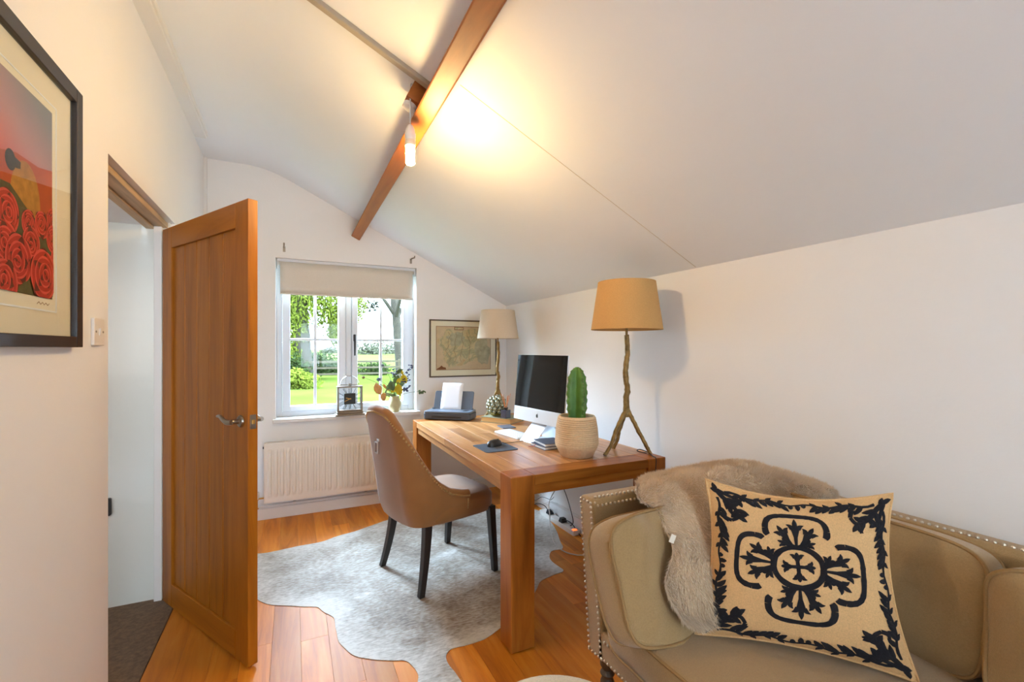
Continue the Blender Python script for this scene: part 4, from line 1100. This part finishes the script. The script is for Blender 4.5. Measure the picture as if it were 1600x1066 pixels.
gridsurf(bm := B_(), lambda u, v: M2 @ Vector((-.095+.16*u, -.004*math.sin(v*2), .0+.19*v)), 6, 10)
pp_ = finish('paper_sheet', bm, 'paper', tr, smooth=True); pp_.modifiers.new('s', 'SOLIDIFY').thickness = .0012
for s in (-1, 1): prism(bm := B_(), rrect(-.008, .008, -.01, .01, .003), 0, .014, lambda a, b, h: (a+s*.148, b+PD/2-.03, h+PH-.004)); finish('tray_hinge', bm, 'grey_plastic', prn, bev=.001)
bx('control_strip', .105, .135, -.03, .03, PH, PH+.001, 'black_plastic', prn)
# table cable under desk
tube(bm := B_(), smoothpath([(1.72, 2.9, .73), (1.55, 2.92, .66), (1.45, 2.85, .55), (1.42, 2.75, .50), (1.5, 2.7, .46), (1.7, 2.75, .40), (1.84, 2.8, .1), (1.84, 2.85, .03)], 8), .003, 6)
tag(finish('power_cable', bm, 'cable_black', smooth=True), 'black power cable sagging beneath the desk behind the seat', 'cable')
tube(bm := B_(), smoothpath([(1.80, 2.55, .72)]+[tuple(pX(*p, x_)) for p, x_ in (((862, 775), 1.80), ((859, 805), 1.76), ((860, 826), 1.70))]+[tuple(pz(866, 848, .004)), tuple(pz(880, 861, .004)), tuple(pz(898, 867, .004)), tuple(pz(914, 867, .004)), tuple(pz(935, 862, .004))], 7), .004, 8)
tag(finish('white_cable', bm, 'cable_white', smooth=True), 'white cable hanging from the desk and looping on the floor', 'cable')
# extension lead
e0, e1 = Vector((1.835, 3.22, 0)), Vector((1.835, 2.80, 0))
ex_ = thing('extension_lead', 'white extension socket strip on floor with glowing red switch', 'extension lead', (1.835, 3.0, .001))
bx('socket_strip', -.03, .03, -.26, .24, 0, .036, 'white_plastic', ex_, .005)
bx('neon_switch', -.022, .010, -.250, -.225, .030, .040, 'red_lamp', ex_, .002)
for y_, zz, lb in ((2.93, 0, 'black plug pushed in beside the glowing red switch'), (3.12, .0, 'black plug further along the extension strip')):
    t = thing('power_plug', lb, 'plug', (1.835, y_, .037), 0, 'plugs in the extension lead')
    hexa(bm := B_(), [(-.026, -.025, 0), (.026, -.025, 0), (.026, .025, 0), (-.026, .025, 0), (-.018, -.018, .032), (.018, -.018, .032), (.018, .018, .032), (-.018, .018, .032)]); finish('plug_body', bm, 'black_plastic', t, bev=.004)
    tube(bm := B_(), smoothpath([(0, -.015, .016), (.0, -.06, .03), (.012, -.11, .02), (.018, -.16, -.012), (.012, -.22, -.030)] if y_ < 3 else [(-.01, .01, .02), (-.02, .06, .05), (-.06, .12, .05), (-.12, .2, -.02), (-.2, .3, -.03)], 6), .0032, 6); finish('cord', bm, 'cable_black', t, smooth=True)
for k in range(3):
    pts = [(1.84+random.uniform(-.03, .02), 3.02+.12*i+random.uniform(-.03, .03), abs(.05*math.sin(i*1.3+k))+.045*(k+1)*(.6+.4*math.cos(i))+.02) for i in range(6)]
    tube(bm := B_(), smoothpath(pts, 6), .0024, 6); tag(finish('loose_cable', bm, ('cable_white', 'cable_white', 'cable_black')[k], smooth=True), ('lowest loose pale cable behind the desk by the skirting', 'upper loose pale cable behind the desk by the skirting', 'loose black cable behind the desk by the skirting')[k], 'cable', 'loose cables by the skirting')

# ================================================================== WINDOW SILL THINGS
ckp = Vector((.43, 4.055, WZ0))
ck = thing('mantel_clock', 'square skeleton clock with Roman numerals on the window sill', 'clock', ckp, math.radians(4))
bx('base', -.118, .118, -.045, .045, 0, .014, 'clock_metal', ck, .003); bx('base_step', -.105, .105, -.036, .036, .014, .032, 'clock_metal', ck, .003)
S0 = .102
for x0, x1, z0, z1 in ((-S0, -S0+.014, .032, .245), (S0-.014, S0, .032, .245), (-S0+.014, S0-.014, .231, .245), (-S0+.014, S0-.014, .032, .046)):
    bx('frame_bar', x0, x1, -.026, .026, z0, z1, 'clock_metal', ck, .002)
czc = .138
bx('dial', -.046, .046, -.012, .008, czc-.046, czc+.046, 'clock_face', ck, .001)
for h_, num in enumerate(('XII', 'I', 'II', 'III', 'IIII', 'V', 'VI', 'VII', 'VIII', 'IX', 'X', 'XI')):
    a = PI/2-h_*PI/6; c_, s_ = math.cos(a), math.sin(a)
    def edge(r): k_ = r/max(abs(c_), abs(s_)); return c_*k_, s_*k_
    (x0, z0), (x1, z1) = edge(.047), edge(.088); L0 = Vector((x1-x0, z1-z0)); nrm = Vector((-c_*0-s_, c_))
    bm = B_(); wch = {'I': .006, 'V': .011, 'X': .011}; tot = sum(wch[q] for q in num); off = -tot/2
    for q in num:
        o_ = off+wch[q]/2; off += wch[q]
        A_ = Vector((x0, z0))-nrm*o_; Bq = Vector((x1, z1))-nrm*o_
        segs = {'I': [(0, 0)], 'V': [(0, .004), (0, -.004)], 'X': [(-.004, .004), (.004, -.004)]}[q]
        for q0, q1 in segs:
            a_, b_ = A_+nrm*q0, Bq+nrm*q1
            tube(bm, [(a_.x, -.008, czc+a_.y), (b_.x, -.008, czc+b_.y)], .0013, 4)
    finish('numeral', bm, 'clock_face', ck)
for a, ln, w_ in ((math.radians(164), .036, .0035), (math.radians(206), .052, .0028)):
    bm = B_(); prism(bm, [(-.010, -w_*.6), (ln*.7, -w_), (ln, 0), (ln*.7, w_), (-.010, w_*.6)], -.016, -.0145, lambda p_, q_, h: (p_*math.cos(a)-q_*math.sin(a), h, czc+p_*math.sin(a)+q_*math.cos(a))); finish('clock_hand', bm, 'brass', ck)
bx('top_block', -.012, .012, -.012, .012, .245, .268, 'clock_metal', ck, .003); tube(bm := B_(), [(-.075, 0, .256), (.075, 0, .256)], .003, 8); finish('top_bar', bm, 'clock_metal', ck, smooth=True)
tube(bm := B_(), [(.075*math.cos(PI*k/20), 0, .256+.075*math.sin(PI*k/20)) for k in range(21)], .0028, 8); finish('ring_handle', bm, 'chrome', ck, smooth=True)
# vase and dried flowers
vp = Vector((.815, 4.10, WZ0))
vz = thing('vase', 'small mottled clay vase of dried flowers on the sill', 'vase', vp)
lathe(bm := B_(), [(0, 0), (.035, 0), (.052, .03), (.058, .07), (.046, .11), (.036, .13), (.04, .142), (.034, .142), (.03, .13), (.04, .10), (.04, .02), (0, .02)], 28); finish('vase_body', bm, 'vase_clay', vz, smooth=True, angle=60)
def stem_to(name, label, cat, px_, py_, y_, kind, grp):
    e = pY(px_, py_, y_); t = thing(name, label, cat, vp+Vector((0, 0, .10)), group=grp); o0 = Vector(t.location)
    e = e-o0; mid = Vector((e.x*.35, e.y*.35, max(.06, e.z*.6)))
    tube(bm := B_(), smoothpath([(0, 0, 0), mid, e], 6), [.0022, .0018, .0014], 6); finish('stem', bm, 'stem', t, smooth=True)
    return t, e, mid
def leafpoly(t, c, ang, tilt, ln, wd, m, name='leaf'):
    bm = B_(); pts = [(0, 0), (.25, .42), (.55, .5), (.8, .3), (1, 0), (.8, -.3), (.55, -.5), (.25, -.42)]
    Mx = Matrix.Translation(c) @ Matrix.Rotation(ang, 4, 'Y') @ Matrix.Rotation(tilt, 4, 'X')
    mid = [bm.verts.new(Mx @ Vector((x_*ln, .004*math.sin(PI*x_), 0))) for x_ in (0, .3, .6, 1)]
    up_ = [bm.verts.new(Mx @ Vector((x_*ln, -.006*ln/.06, y_*wd))) for x_, y_ in ((.25, .4), (.55, .5), (.82, .28))]
    dn = [bm.verts.new(Mx @ Vector((x_*ln, -.006*ln/.06, -y_*wd))) for x_, y_ in ((.25, .4), (.55, .5), (.82, .28))]
    for s_ in (up_, dn):
        bm.faces.new((mid[0], s_[0], mid[1])); bm.faces.new((mid[1], s_[0], s_[1], mid[2])); bm.faces.new((mid[2], s_[1], s_[2], mid[3]))
    o = finish(name, bm, m, t, smooth=True, angle=180); o.modifiers.new('s', 'SOLIDIFY').thickness = .0008
def spiky(t, c, r, m):
    bm = B_(); ball(bm, c, r*.55, 10, 7)
    for k in range(60):
        zz = 1-2*(k+.5)/60; a = k*2.39996; d_ = Vector((math.cos(a)*math.sqrt(1-zz*zz), math.sin(a)*math.sqrt(1-zz*zz), zz))
        o_ = d_.orthogonal().normalized()*r*.10; q = d_.cross(o_)
        v = [bm.verts.new(c+d_*r*.4+x_) for x_ in (o_, -o_*.5+q*.8, -o_*.5-q*.8)]; tp = bm.verts.new(c+d_*r*random.uniform(.85, 1.15))
        for i in range(3): bm.faces.new((v[i], v[(i+1) % 3], tp))
    finish('flower_head', bm, m, t)
G_ = 'dried stems in the vase'
for px_, py_, y_, r_, m_, lb in ((598, 571, 4.06, .017, 'thistle', 'tall blue thistle standing highest on the left of the vase'), (592, 593, 4.04, .027, 'thistle', 'large grey thistle head left of the vase'), (568, 590, 4.03, .018, 'thistle_brown', 'brown thistle reaching furthest left over the clock'), (612, 583, 4.08, .013, 'thistle', 'small blue thistle at the middle of the bunch')):
    t, e, mid = stem_to('thistle', lb, 'flower', px_, py_, y_, 0, G_); spiky(t, e, r_, m_)
for px_, py_, y_, m_, ln, an, lb in ((629, 593, 4.04, 'leaf_yellow', .07, 1.2, 'upper bright yellow leaf on a stem right of the vase'), (622, 608, 4.03, 'leaf_yellow', .085, 1.4, 'lower yellow-green leaf just above the vase'), (587, 607, 4.02, 'leaf_orange', .085, 1.2, 'pale orange leaf hanging left of the vase'), (610, 603, 4.03, 'leaf_green', .075, 1.3, 'round grey-green leaf above the middle of the vase'), (599, 622, 4.03, 'leaf_orange', .06, 1.5, 'low orange leaf drooping beside the vase'), (618, 591, 4.06, 'leaf_green', .055, -.4, 'pale green leaf in the top of the bunch')):
    ln *= 1.35; t, e, mid = stem_to('leaf_sprig', lb, 'leaf', px_, py_-9, y_, 0, G_); leafpoly(t, e, an, .5, ln, ln*.62, m_); leafpoly(t, mid.lerp(e, .6), an+.9, .3, ln*.7, ln*.42, m_)
    leafpoly(t, mid, an-.9, -.4, ln*.6, ln*.36, 'leaf_green')
    for k in range(5): leafpoly(t, mid.lerp(e, random.uniform(-.2, .9))+Vector((random.uniform(-.02, .02), random.uniform(-.02, .01), random.uniform(-.02, .02))), random.uniform(-2.6, 1.8), random.uniform(-.7, .7), random.uniform(.03, .055), random.uniform(.016, .03), random.choice(('leaf_green', 'leaf_green', 'leaf_pale', m_)))
for px_, py_, y_, lb, m_ in ((643, 572, 4.05, 'tall blue berry sprig leaning toward the wall', 'berry'), (638, 590, 4.03, 'middle blue berry sprig against the window reveal', 'berry'), (636, 606, 4.03, 'low blue berry sprig right of the yellow leaf', 'berry'), (618, 577, 4.07, 'dark twig rising at the centre of the bunch', 'berry'), (662, 611, 4.0, 'long eucalyptus sprig reaching out over the wall', 'leaf_green')):
    t, e, mid = stem_to('berry_sprig', lb, 'sprig', px_, py_, y_, 0, G_)
    for k in range(16):
        f = 1-.6*k/16; c = mid.lerp(e, f)+Vector((random.uniform(-.026, .026), random.uniform(-.015, .015), random.uniform(-.022, .022)))
        if m_ == 'berry': ball(bm := B_(), c, random.uniform(.006, .010), 7, 5, (1.3, 1, .8)); finish('berry', bm, 'berry', t, smooth=True)
        elif k < 7: leafpoly(t, mid.lerp(e, 1-.05*k), random.uniform(-.5, 1.6), random.uniform(-.8, .8), .028, .018, 'leaf_green')

# ================================================================== ON THE WALLS
# light switch
q0, q1 = pX(138, 495, XL), pX(161, 540, XL)
sw = thing('light_switch', 'white square light switch between the picture and doorway', 'switch', (XL, 1.928, 1.40))
prism(bm := B_(), rrect(-.044, .044, -.044, .044, .004), 0, .009, lambda a, b, h: (h, a, b)); finish('plate', bm, 'white_plastic', sw, bev=.002)
hexa(bm := B_(), [(.009, -.006, -.012), (.011, -.006, -.012), (.011, .006, -.012), (.009, .006, -.012), (.009, -.006, .012), (.015, -.006, .012), (.015, .006, .012), (.009, .006, .012)]); finish('rocker', bm, 'white_plastic', sw, bev=.001)
for s in (-1, 1): tube(bm := B_(), [(.008, s*.03, 0), (.0105, s*.03, 0)], .0035, 10); finish('screw', bm, 'steel', sw)
# small black fitting on hall wall
bm = prism(B_(), rrect(-.013, .013, -.045, .045, .008), 0, .02, lambda a, b, h: (a-.858, 3.02-h, b+.53)); tag(finish('hall_fitting', bm, 'black_plastic', bev=.003), 'small black upright fitting on the hall wall by the jamb', 'fitting')
# rose picture
FX = -.555; fy0, fy1, fz0, fz1 = .93, 1.748, 1.349, 2.087
pic = thing('framed_picture', 'black framed print of sheep among red roses on left wall', 'picture', (XL, (fy0+fy1)/2, fz0))
pco = Vector(pic.location)
def pb(name, x0, x1, y0, y1, z0, z1, m, par=None, bev=0): return finish(name, box(B_(), x0-pco.x, x1-pco.x, y0-pco.y, y1-pco.y, z0-pco.z, z1-pco.z), m, par or pic, bev=bev)
fm = .040
for a in ((fy0, fy0+fm, fz0, fz1), (fy1-fm, fy1, fz0, fz1), (fy0+fm, fy1-fm, fz0, fz0+fm*.75), (fy0+fm, fy1-fm, fz1-fm, fz1)): pb('frame_bar', XL, FX, *a, 'black_frame', bev=.002)
pb('backing', XL, XL+.006, fy0+.01, fy1-.01, fz0+.01, fz1-.01, 'black_frame')
pb('mount', XL+.006, XL+.010, fy0+.03, fy1-.03, fz0+.02, fz1-.03, 'mount_board')
py0, py1, pz0, pz1 = 1.075, 1.618, 1.444, 1.98
pb('print_sheet', XL+.0095, XL+.0102, py0, py1, pz0, pz1, 'print_paper')
for a in ((py0-.004, py0, pz0-.004, pz1+.004), (py1, py1+.004, pz0-.004, pz1+.004), (py0, py1, pz0-.004, pz0), (py0, py1, pz1, pz1+.004)): pb('mount_bevel', XL+.0095, XL+.0112, *a, 'paper')
AX = XL+.0104
iy0, iy1, iz0, iz1 = 1.095, 1.598, 1.474, 1.962
ab = B_(); box(ab, AX-pco.x-.0002, AX-pco.x, iy0-pco.y, iy1-pco.y, iz0-pco.z, iz1-pco.z)
# keep art sky in object space with picture offset removed
o = finish('printed_sky', ab, 'art_sky', pic)
def flat(name, pts, layer, m):      # pts in (y,z) world
    pts = [(min(max(a, iy0), iy1), min(max(b, iz0), iz1)) for a, b in pts]
    bm = B_(); prism(bm, pts, AX+.00012*layer, AX+.00012*layer+.00008, lambda a, b, h: (h-pco.x, a-pco.y, b-pco.z)); return finish(name, bm, m, pic)
def pxa(px_, py_): p = pX(px_, py_, AX); return (p.y, p.z)
hill = [pxa(95, 278), pxa(60, 262), pxa(25, 238), pxa(0, 232)]
h0 = hill[-1]; hill += [(1.2, h0[1]-.02), (iy0, h0[1]-.05), (iy0, iz0), (iy1, iz0)]
flat('printed_hill', hill, 1, 'art_hill')
wc = pxa(42, 320)
flat('printed_sheep', [(wc[0]-.005+.085*math.cos(2*PI*k/28)*(1 if math.sin(2*PI*k/28) < 0 else .8), wc[1]+.10*math.sin(2*PI*k/28)) for k in range(28)], 2, 'art_wool')
hc = pxa(16, 249)
flat('printed_head', [(hc[0]+.022*math.cos(2*PI*k/16), hc[1]+.024*math.sin(2*PI*k/16)) for k in range(16)], 3, 'art_dark')
hc2 = pxa(27, 256); flat('printed_ear', [(hc2[0]-.012, hc2[1]+.012), (hc2[0]+.014, hc2[1]+.008), (hc2[0]+.012, hc2[1]-.008), (hc2[0]-.008, hc2[1]-.012)], 3, 'art_dark')
flat('printed_leaves', [(iy0, iz0), (iy1, iz0), (iy1, iz0+.20), (1.5, iz0+.19), (1.4, iz0+.24), (1.25, iz0+.23), (iy0, iz0+.25)], 3, 'art_green')
def rose(cy, cz, r, layer):
    ph = random.random()*6
    def blob(rad, lob, j, ox_=0, oz_=0): return [(cy+ox_+rad*(1+j*math.sin(lob*2*PI*k/30+ph))*math.cos(2*PI*k/30), cz+oz_+rad*(1+j*math.sin(lob*2*PI*k/30+ph))*math.sin(2*PI*k/30)) for k in range(30)]
    flat('printed_rose', blob(r, 5, .09), layer, 'art_deep')
    lay = layer+.3
    cy0, cz0 = cy, cz
    for j, (rr, cnt) in enumerate(((.97, 5), (.72, 4), (.48, 3), (.25, 2))):
        cy, cz = cy0+r*.05*j*math.cos(ph), cz0+r*.05*j*math.sin(ph)
        for k in range(cnt):
            a0 = 2*PI*k/cnt+j*.7+ph+.3*math.sin(k*3+ph); sp = 2*PI/cnt*1.05; th = r*.36*(1-.1*j)
            outer = [(cy+r*rr*(1+.05*math.sin(PI*t/8))*math.cos(a0+sp*t/8), cz+r*rr*(1+.05*math.sin(PI*t/8))*math.sin(a0+sp*t/8)) for t in range(9)]
            def crescent(f): return outer+[(cy+(r*rr-th*f*math.sin(PI*t/8)-.001)*math.cos(a0+sp*t/8), cz+(r*rr-th*f*math.sin(PI*t/8)-.001)*math.sin(a0+sp*t/8)) for t in range(8, -1, -1)]
            flat('rose_petal', crescent(1.0), lay, 'art_red'); flat('petal_edge', crescent(.16), lay+.12, 'art_pink'); lay += .24
for (px_, py_, rp_, ly) in ((10, 330, .05, 4), (45, 350, .033, 4), (65, 352, .034, 4), (82, 345, .03, 4), (48, 380, .04, 11), (82, 375, .036, 11), (8, 380, .05, 11), (28, 405, .058, 18), (90, 410, .044, 18), (66, 430, .064, 25), (5, 440, .05, 25)):
    c = pxa(px_, py_); rose(c[0], c[1], rp_, ly)
for c in ((1.15, 1.55, .06), (1.25, 1.60, .06), (1.20, 1.68, .05), (1.28, 1.52, .05)): rose(*c, 4)
tube(bm := B_(), [Vector((AX, 1.52+.009*i, 1.459+.003*((i % 2)*2-1)))-pco for i in range(8)], .0007, 4); finish('signature', bm, 'map_line', pic)
pb('glass', XL+.017, XL+.0185, fy0+fm-.004, fy1-fm+.004, fz0+.026, fz1-fm+.004, 'window_glass')

# framed map on back wall
mx0, mx1, mz0, mz1 = 1.122, 1.79, 1.081, 1.614
mp_ = thing('framed_map', 'antique county map in thin dark frame behind far lamp', 'map', ((mx0+mx1)/2, YF, mz0))
mo = Vector(mp_.location)
def mb(name, x0, x1, y0, y1, z0, z1, m, bev=0): return finish(name, box(B_(), x0-mo.x, x1-mo.x, y0-mo.y, y1-mo.y, z0-mo.z, z1-mo.z), m, mp_, bev=bev)
for a in ((mx0, mx0+.012, mz0, mz1), (mx1-.012, mx1, mz0, mz1), (mx0+.012, mx1-.012, mz0, mz0+.012), (mx0+.012, mx1-.012, mz1-.012, mz1)): mb('frame_bar', a[0], a[1], YF-.018, YF, a[2], a[3], 'dark_wood', .002)
mb('mount', mx0+.01, mx1-.01, YF-.008, YF-.003, mz0+.01, mz1-.01, 'mount_board')
ax0, ax1, az0, az1 = mx0+.062, mx1-.062, mz0+.065, mz1-.06
mb('map_print', ax0, ax1, YF-.0088, YF-.008, az0, az1, 'map_sea')
for a in ((ax0, ax0+.004, az0, az1), (ax1-.004, ax1, az0, az1), (ax0, ax1, az0, az0+.004), (ax0, ax1, az1-.004, az1)): mb('map_border', a[0], a[1], YF-.0094, YF-.0088, a[2], a[3], 'map_line')
def blobpoly(cx, cz, rx, rz, seed, n_=60):
    return [(cx+rx*math.cos(2*PI*k/n_)*(1+.45*noise.noise(Vector((math.cos(2*PI*k/n_)*1.8, math.sin(2*PI*k/n_)*1.8, seed)))), cz+rz*math.sin(2*PI*k/n_)*(1+.45*noise.noise(Vector((math.cos(2*PI*k/n_)*1.8, math.sin(2*PI*k/n_)*1.8, seed))))) for k in range(n_)]
clampm = lambda P_: [(min(max(a, ax0+.004), ax1-.004), min(max(b, az0+.004), az1-.004)) for a, b in P_]
for i, (cx, cz, rx, rz, sd, m_) in enumerate(((1.43, 1.37, .22, .16, 1.3, 'old_map'), (1.64, 1.32, .08, .13, 4.2, 'map_grey'), (1.38, 1.44, .09, .06, 6, 'map_grey'), (1.36, 1.26, .12, .08, 8, 'old_map'))):
    bm = B_(); prism(bm, clampm(blobpoly(cx, cz, rx, rz, sd)), YF-.0096-.0003*i, YF-.0088, lambda a, b, h: (a-mo.x, h-mo.y, b-mo.z)); finish('map_county', bm, m_, mp_)
for i in range(4):
    p0 = [(1.30+.07*i+.05*noise.noise(Vector((t*.5, i*3.1, 0))), YF-.0108, 1.22+.035*t) for t in range(9)]
    tube(bm := B_(), [Vector(p)-mo for p in p0], .0011, 4); finish('map_river', bm, 'map_line', mp_)
mb('map_cartouche', 1.36, 1.45, YF-.0112, YF-.009, az1-.035, az1-.006, 'map_line'); mb('cartouche_panel', 1.365, 1.445, YF-.0116, YF-.0112, az1-.030, az1-.010, 'old_map')
bm = B_(); prism(bm, clampm([(1.192, 1.16), (1.22, 1.175), (1.235, 1.19), (1.25, 1.175), (1.275, 1.17), (1.28, 1.152), (1.19, 1.152)]), YF-.0108, YF-.0088, lambda a, b, h: (a-mo.x, h-mo.y, b-mo.z)); finish('map_ornament', bm, 'map_line', mp_)
mb('glass', mx0+.01, mx1-.01, YF-.0145, YF-.013, mz0+.01, mz1-.01, 'window_glass')

# pendant bulb
pb_ = thing('pendant_bulb', 'bare lit warm bulb hanging from the ceiling beam', 'light', (.437, 1.88, 2.107))
bo = Vector(pb_.location)
def rel(p): return Vector(p)-bo
lathe(bm := B_(), [(0, 0), (.013, .0), (.0185, .006), (.019, .07), (.015, .076), (0, .076)], 24); gl = finish('bulb', bm, 'bulb_glow', pb_, smooth=True)
lathe(bm := B_(), [(0, .0762), (.0205, .0762), (.0225, .085), (.0205, .10), (0, .10)], 24); finish('bulb_collar', bm, 'bulb_white', pb_, smooth=True)
lathe(bm := B_(), [(0, .10), (.0215, .10), (.0215, .112), (.0225, .114), (.0225, .128), (.0205, .130), (.019, .145), (.010, .162), (.0045, .166), (0, .166)], 24); finish('lamp_holder', bm, 'white_plastic', pb_, smooth=True, angle=50)
bk0 = slope_pt(.488, 1.93, .0)
tube(bm := B_(), smoothpath([(0, 0, .16), (0, 0, .24), (.002, .006, .31), (.008, .02, .345), (.02, .036, .352), (.032, .046, .34)], 6), .0032, 8); finish('flex', bm, 'cable_white', pb_, smooth=True)
bm = B_()
pts = []
for d_ in (.085, -.005): pts += [slope_pt(.458, 1.875, d_), slope_pt(.512, 1.875, d_), slope_pt(.512, 1.965, d_), slope_pt(.458, 1.965, d_)]
rb_ = finish('mounting_block', hexa(bm, [rel(p) for p in pts]), 'beam_wood', pb_, bev=.003)
lathe(bm := B_(), [(0, 0), (.03, 0), (.028, .016), (.012, .022), (0, .022)], 24)
bmesh.ops.transform(bm, matrix=Matrix.Translation(rel(slope_pt(.485, 1.92, .086))) @ Matrix.Rotation(PI+sl, 4, 'Y'), verts=bm.verts[:]); finish('ceiling_rose', bm, 'white_plastic', pb_, smooth=True)

# ================================================================== GARDEN
GZ = -.25
def gnd(px_, py_): p = pz(px_, py_, GZ); return p
gridsurf(bm := B_(), lambda u, v: (-80+160*u, 4.5+36*v, GZ+.03*noise.noise(Vector((u*40, v*9, 0)))), 60, 24)
tag(finish('garden_lawn', bm, 'lawn', smooth=True), 'bright green lawn seen through the window', 'lawn', kind='stuff')
gridsurf(bm := B_(), lambda u, v: (-160+320*u, 40+140*v, GZ-.02+1.2*v*v+.3*noise.noise(Vector((u*9, v*5, 0)))*v), 40, 20)
tag(finish('meadow_field', bm, 'field', smooth=True), 'pale green field beyond the garden fence', 'field', kind='stuff')
def leaves(name, par, centers, n_, size, m, seed, droop=0):
    rnd = random.Random(seed); vv, ff = [], []
    for k in range(n_):
        c, r_ = rnd.choice(centers)
        d_ = Vector((rnd.gauss(0, 1), rnd.gauss(0, 1), rnd.gauss(0, 1))).normalized()*r_*rnd.random()**.45
        p = c+Vector((d_.x, d_.y, d_.z*(.8+droop))); 
        if droop: p.z -= droop*rnd.random()*r_
        a = Vector((rnd.gauss(0, 1), rnd.gauss(0, 1), rnd.gauss(0, 1)-droop*2)).normalized()*size*rnd.uniform(.6, 1.3); b = a.orthogonal().normalized()*size*.38
        i0 = len(vv); vv += [p-a, p+b, p+a, p-b]; ff.append((i0, i0+1, i0+2, i0+3))
    me = bpy.data.meshes.new(name); me.from_pydata(vv, [], ff); me.materials.append(MATS[m])
    o = bpy.data.objects.new(name, me); COL.objects.link(o); o.parent = par; o['kind'] = 'stuff'; return o
def tree(name, label, px_, py_, h_, rt, lean, crowns, n_, size, m, seed, branches=5, droop=0, spread=2.2):
    b = gnd(px_, py_); t = thing(name, label, 'tree', b); rnd = random.Random(seed)
    top = Vector((lean[0], lean[1], h_))
    tube(bm := B_(), smoothpath([(0, 0, -.1), (lean[0]*.25, lean[1]*.2, h_*.3), (lean[0]*.55, lean[1]*.6, h_*.65), top], 6), [rt*1.3, rt, rt*.8, rt*.35], 12)
    for v in bm.verts: v.co += Vector((noise.noise(v.co*2), noise.noise(v.co*2+Vector((4, 0, 0))), 0))*rt*.25
    finish('trunk', bm, 'bark', t, smooth=True)
    for k in range(branches):
        z0 = h_*rnd.uniform(.3, .75); a = 2*PI*k/branches+rnd.uniform(-.4, .4); s0 = Vector((lean[0]*z0/h_*.9, lean[1]*z0/h_, z0)); e_ = s0+Vector((math.cos(a)*spread, math.sin(a)*spread, spread*rnd.uniform(.5, 1.0)))
        tube(bm := B_(), smoothpath([s0, s0.lerp(e_, .5)+Vector((0, 0, .3)), e_], 5), [rt*.5, rt*.33, rt*.12], 8); finish('branch', bm, 'bark', t, smooth=True)
    if n_: leaves('foliage', t, crowns, n_, size, m, seed, droop)
    return t
V = Vector
tree('willow_tree', 'big leaning willow with pale green foliage in left panes', 474, 596, 9.0, .36, (-.3, .6), [(V((-.5, 0, 3.0)), .75), (V((-.7, .3, 1.9)), .7), (V((-.5, -.2, 4.3)), 1.0), (V((.5, -.2, 4.4)), .9), (V((1.2, .2, 3.9)), .9), (V((1.7, .1, 3.2)), .6), (V((1.5, .1, 2.6)), .45), (V((.6, .4, 5.6)), 1.4), (V((-.8, .2, 5.8)), 1.6), (V((1.9, .3, 5.0)), 1.2), (V((2.3, .3, 4.0)), .7), (V((-.6, -.3, 1.2)), .6)], 11000, .11, 'leaf_a', 3, 7, .7)
tree('slim_tree', 'slim bare-trunked tree in the right panes', 628, 590, 8.5, .24, (-.9, .4), [(V((-3.0, 0, 4.4)), .8), (V((-3.6, 0, 3.6)), .55), (V((-2.2, 0, 5.6)), 1.2), (V((-1.6, 0, 3.9)), .45), (V((-4.2, 0, 5.2)), .8)], 420, .13, 'leaf_c', 4, 5, 0, 2.6)
def bush(label, px_, py_, r_, n_, m, sd, zc=.5, name='garden_bush', size=.10):
    b = gnd(px_, py_); t = thing(name, label, 'bush', b); rnd = random.Random(sd)
    tube(bm := B_(), [(0, 0, -.05), (.05, 0, r_*.5), (.0, 0.05, r_*.9)], .04, 6); finish('stem', bm, 'bark', t)
    leaves('foliage', t, [(V((rnd.uniform(-.6, .6)*r_, rnd.uniform(-.4, .4)*r_, r_*zc*rnd.uniform(.4, 1.2))), r_*.7) for k in range(7)], n_, size, m, sd)
bush('dark green bush at the foot of the willow, left', 452, 598, 1.0, 1800, 'leaf_b', 11, .9)
bush('dark bush at the foot of the willow, right', 497, 592, 1.1, 1800, 'leaf_b', 12, .8)
bush('bright low bush on the lawn before the willow', 470, 607, .75, 1500, 'leaf_a', 13, .5)
bush('low bush by the fence post in left casement', 518, 586, .8, 1000, 'leaf_b', 14, .4)
bush('low green mound behind the clock in right casement', 580, 586, .9, 1200, 'leaf_b', 15, .35)
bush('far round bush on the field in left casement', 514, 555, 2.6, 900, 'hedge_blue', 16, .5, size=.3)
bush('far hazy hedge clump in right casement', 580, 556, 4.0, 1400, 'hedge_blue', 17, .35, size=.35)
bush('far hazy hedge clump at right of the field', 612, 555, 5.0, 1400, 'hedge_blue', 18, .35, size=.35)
# post and rail fence
FY = 24.0
fn_ = thing('field_fence', 'weathered post and rail fence between lawn and field', 'fence', (0, FY, GZ))
for x_ in [-6+2.2*k for k in range(9)]:
    bx('fence_post', x_-.06, x_+.06, -.05, .05, 0, 1.05, 'fence_wood', fn_)
for z_ in (.35, .65, .95): bx('fence_rail', -7.5, 13, -.085, -.05, z_-.045, z_+.045, 'fence_wood', fn_)
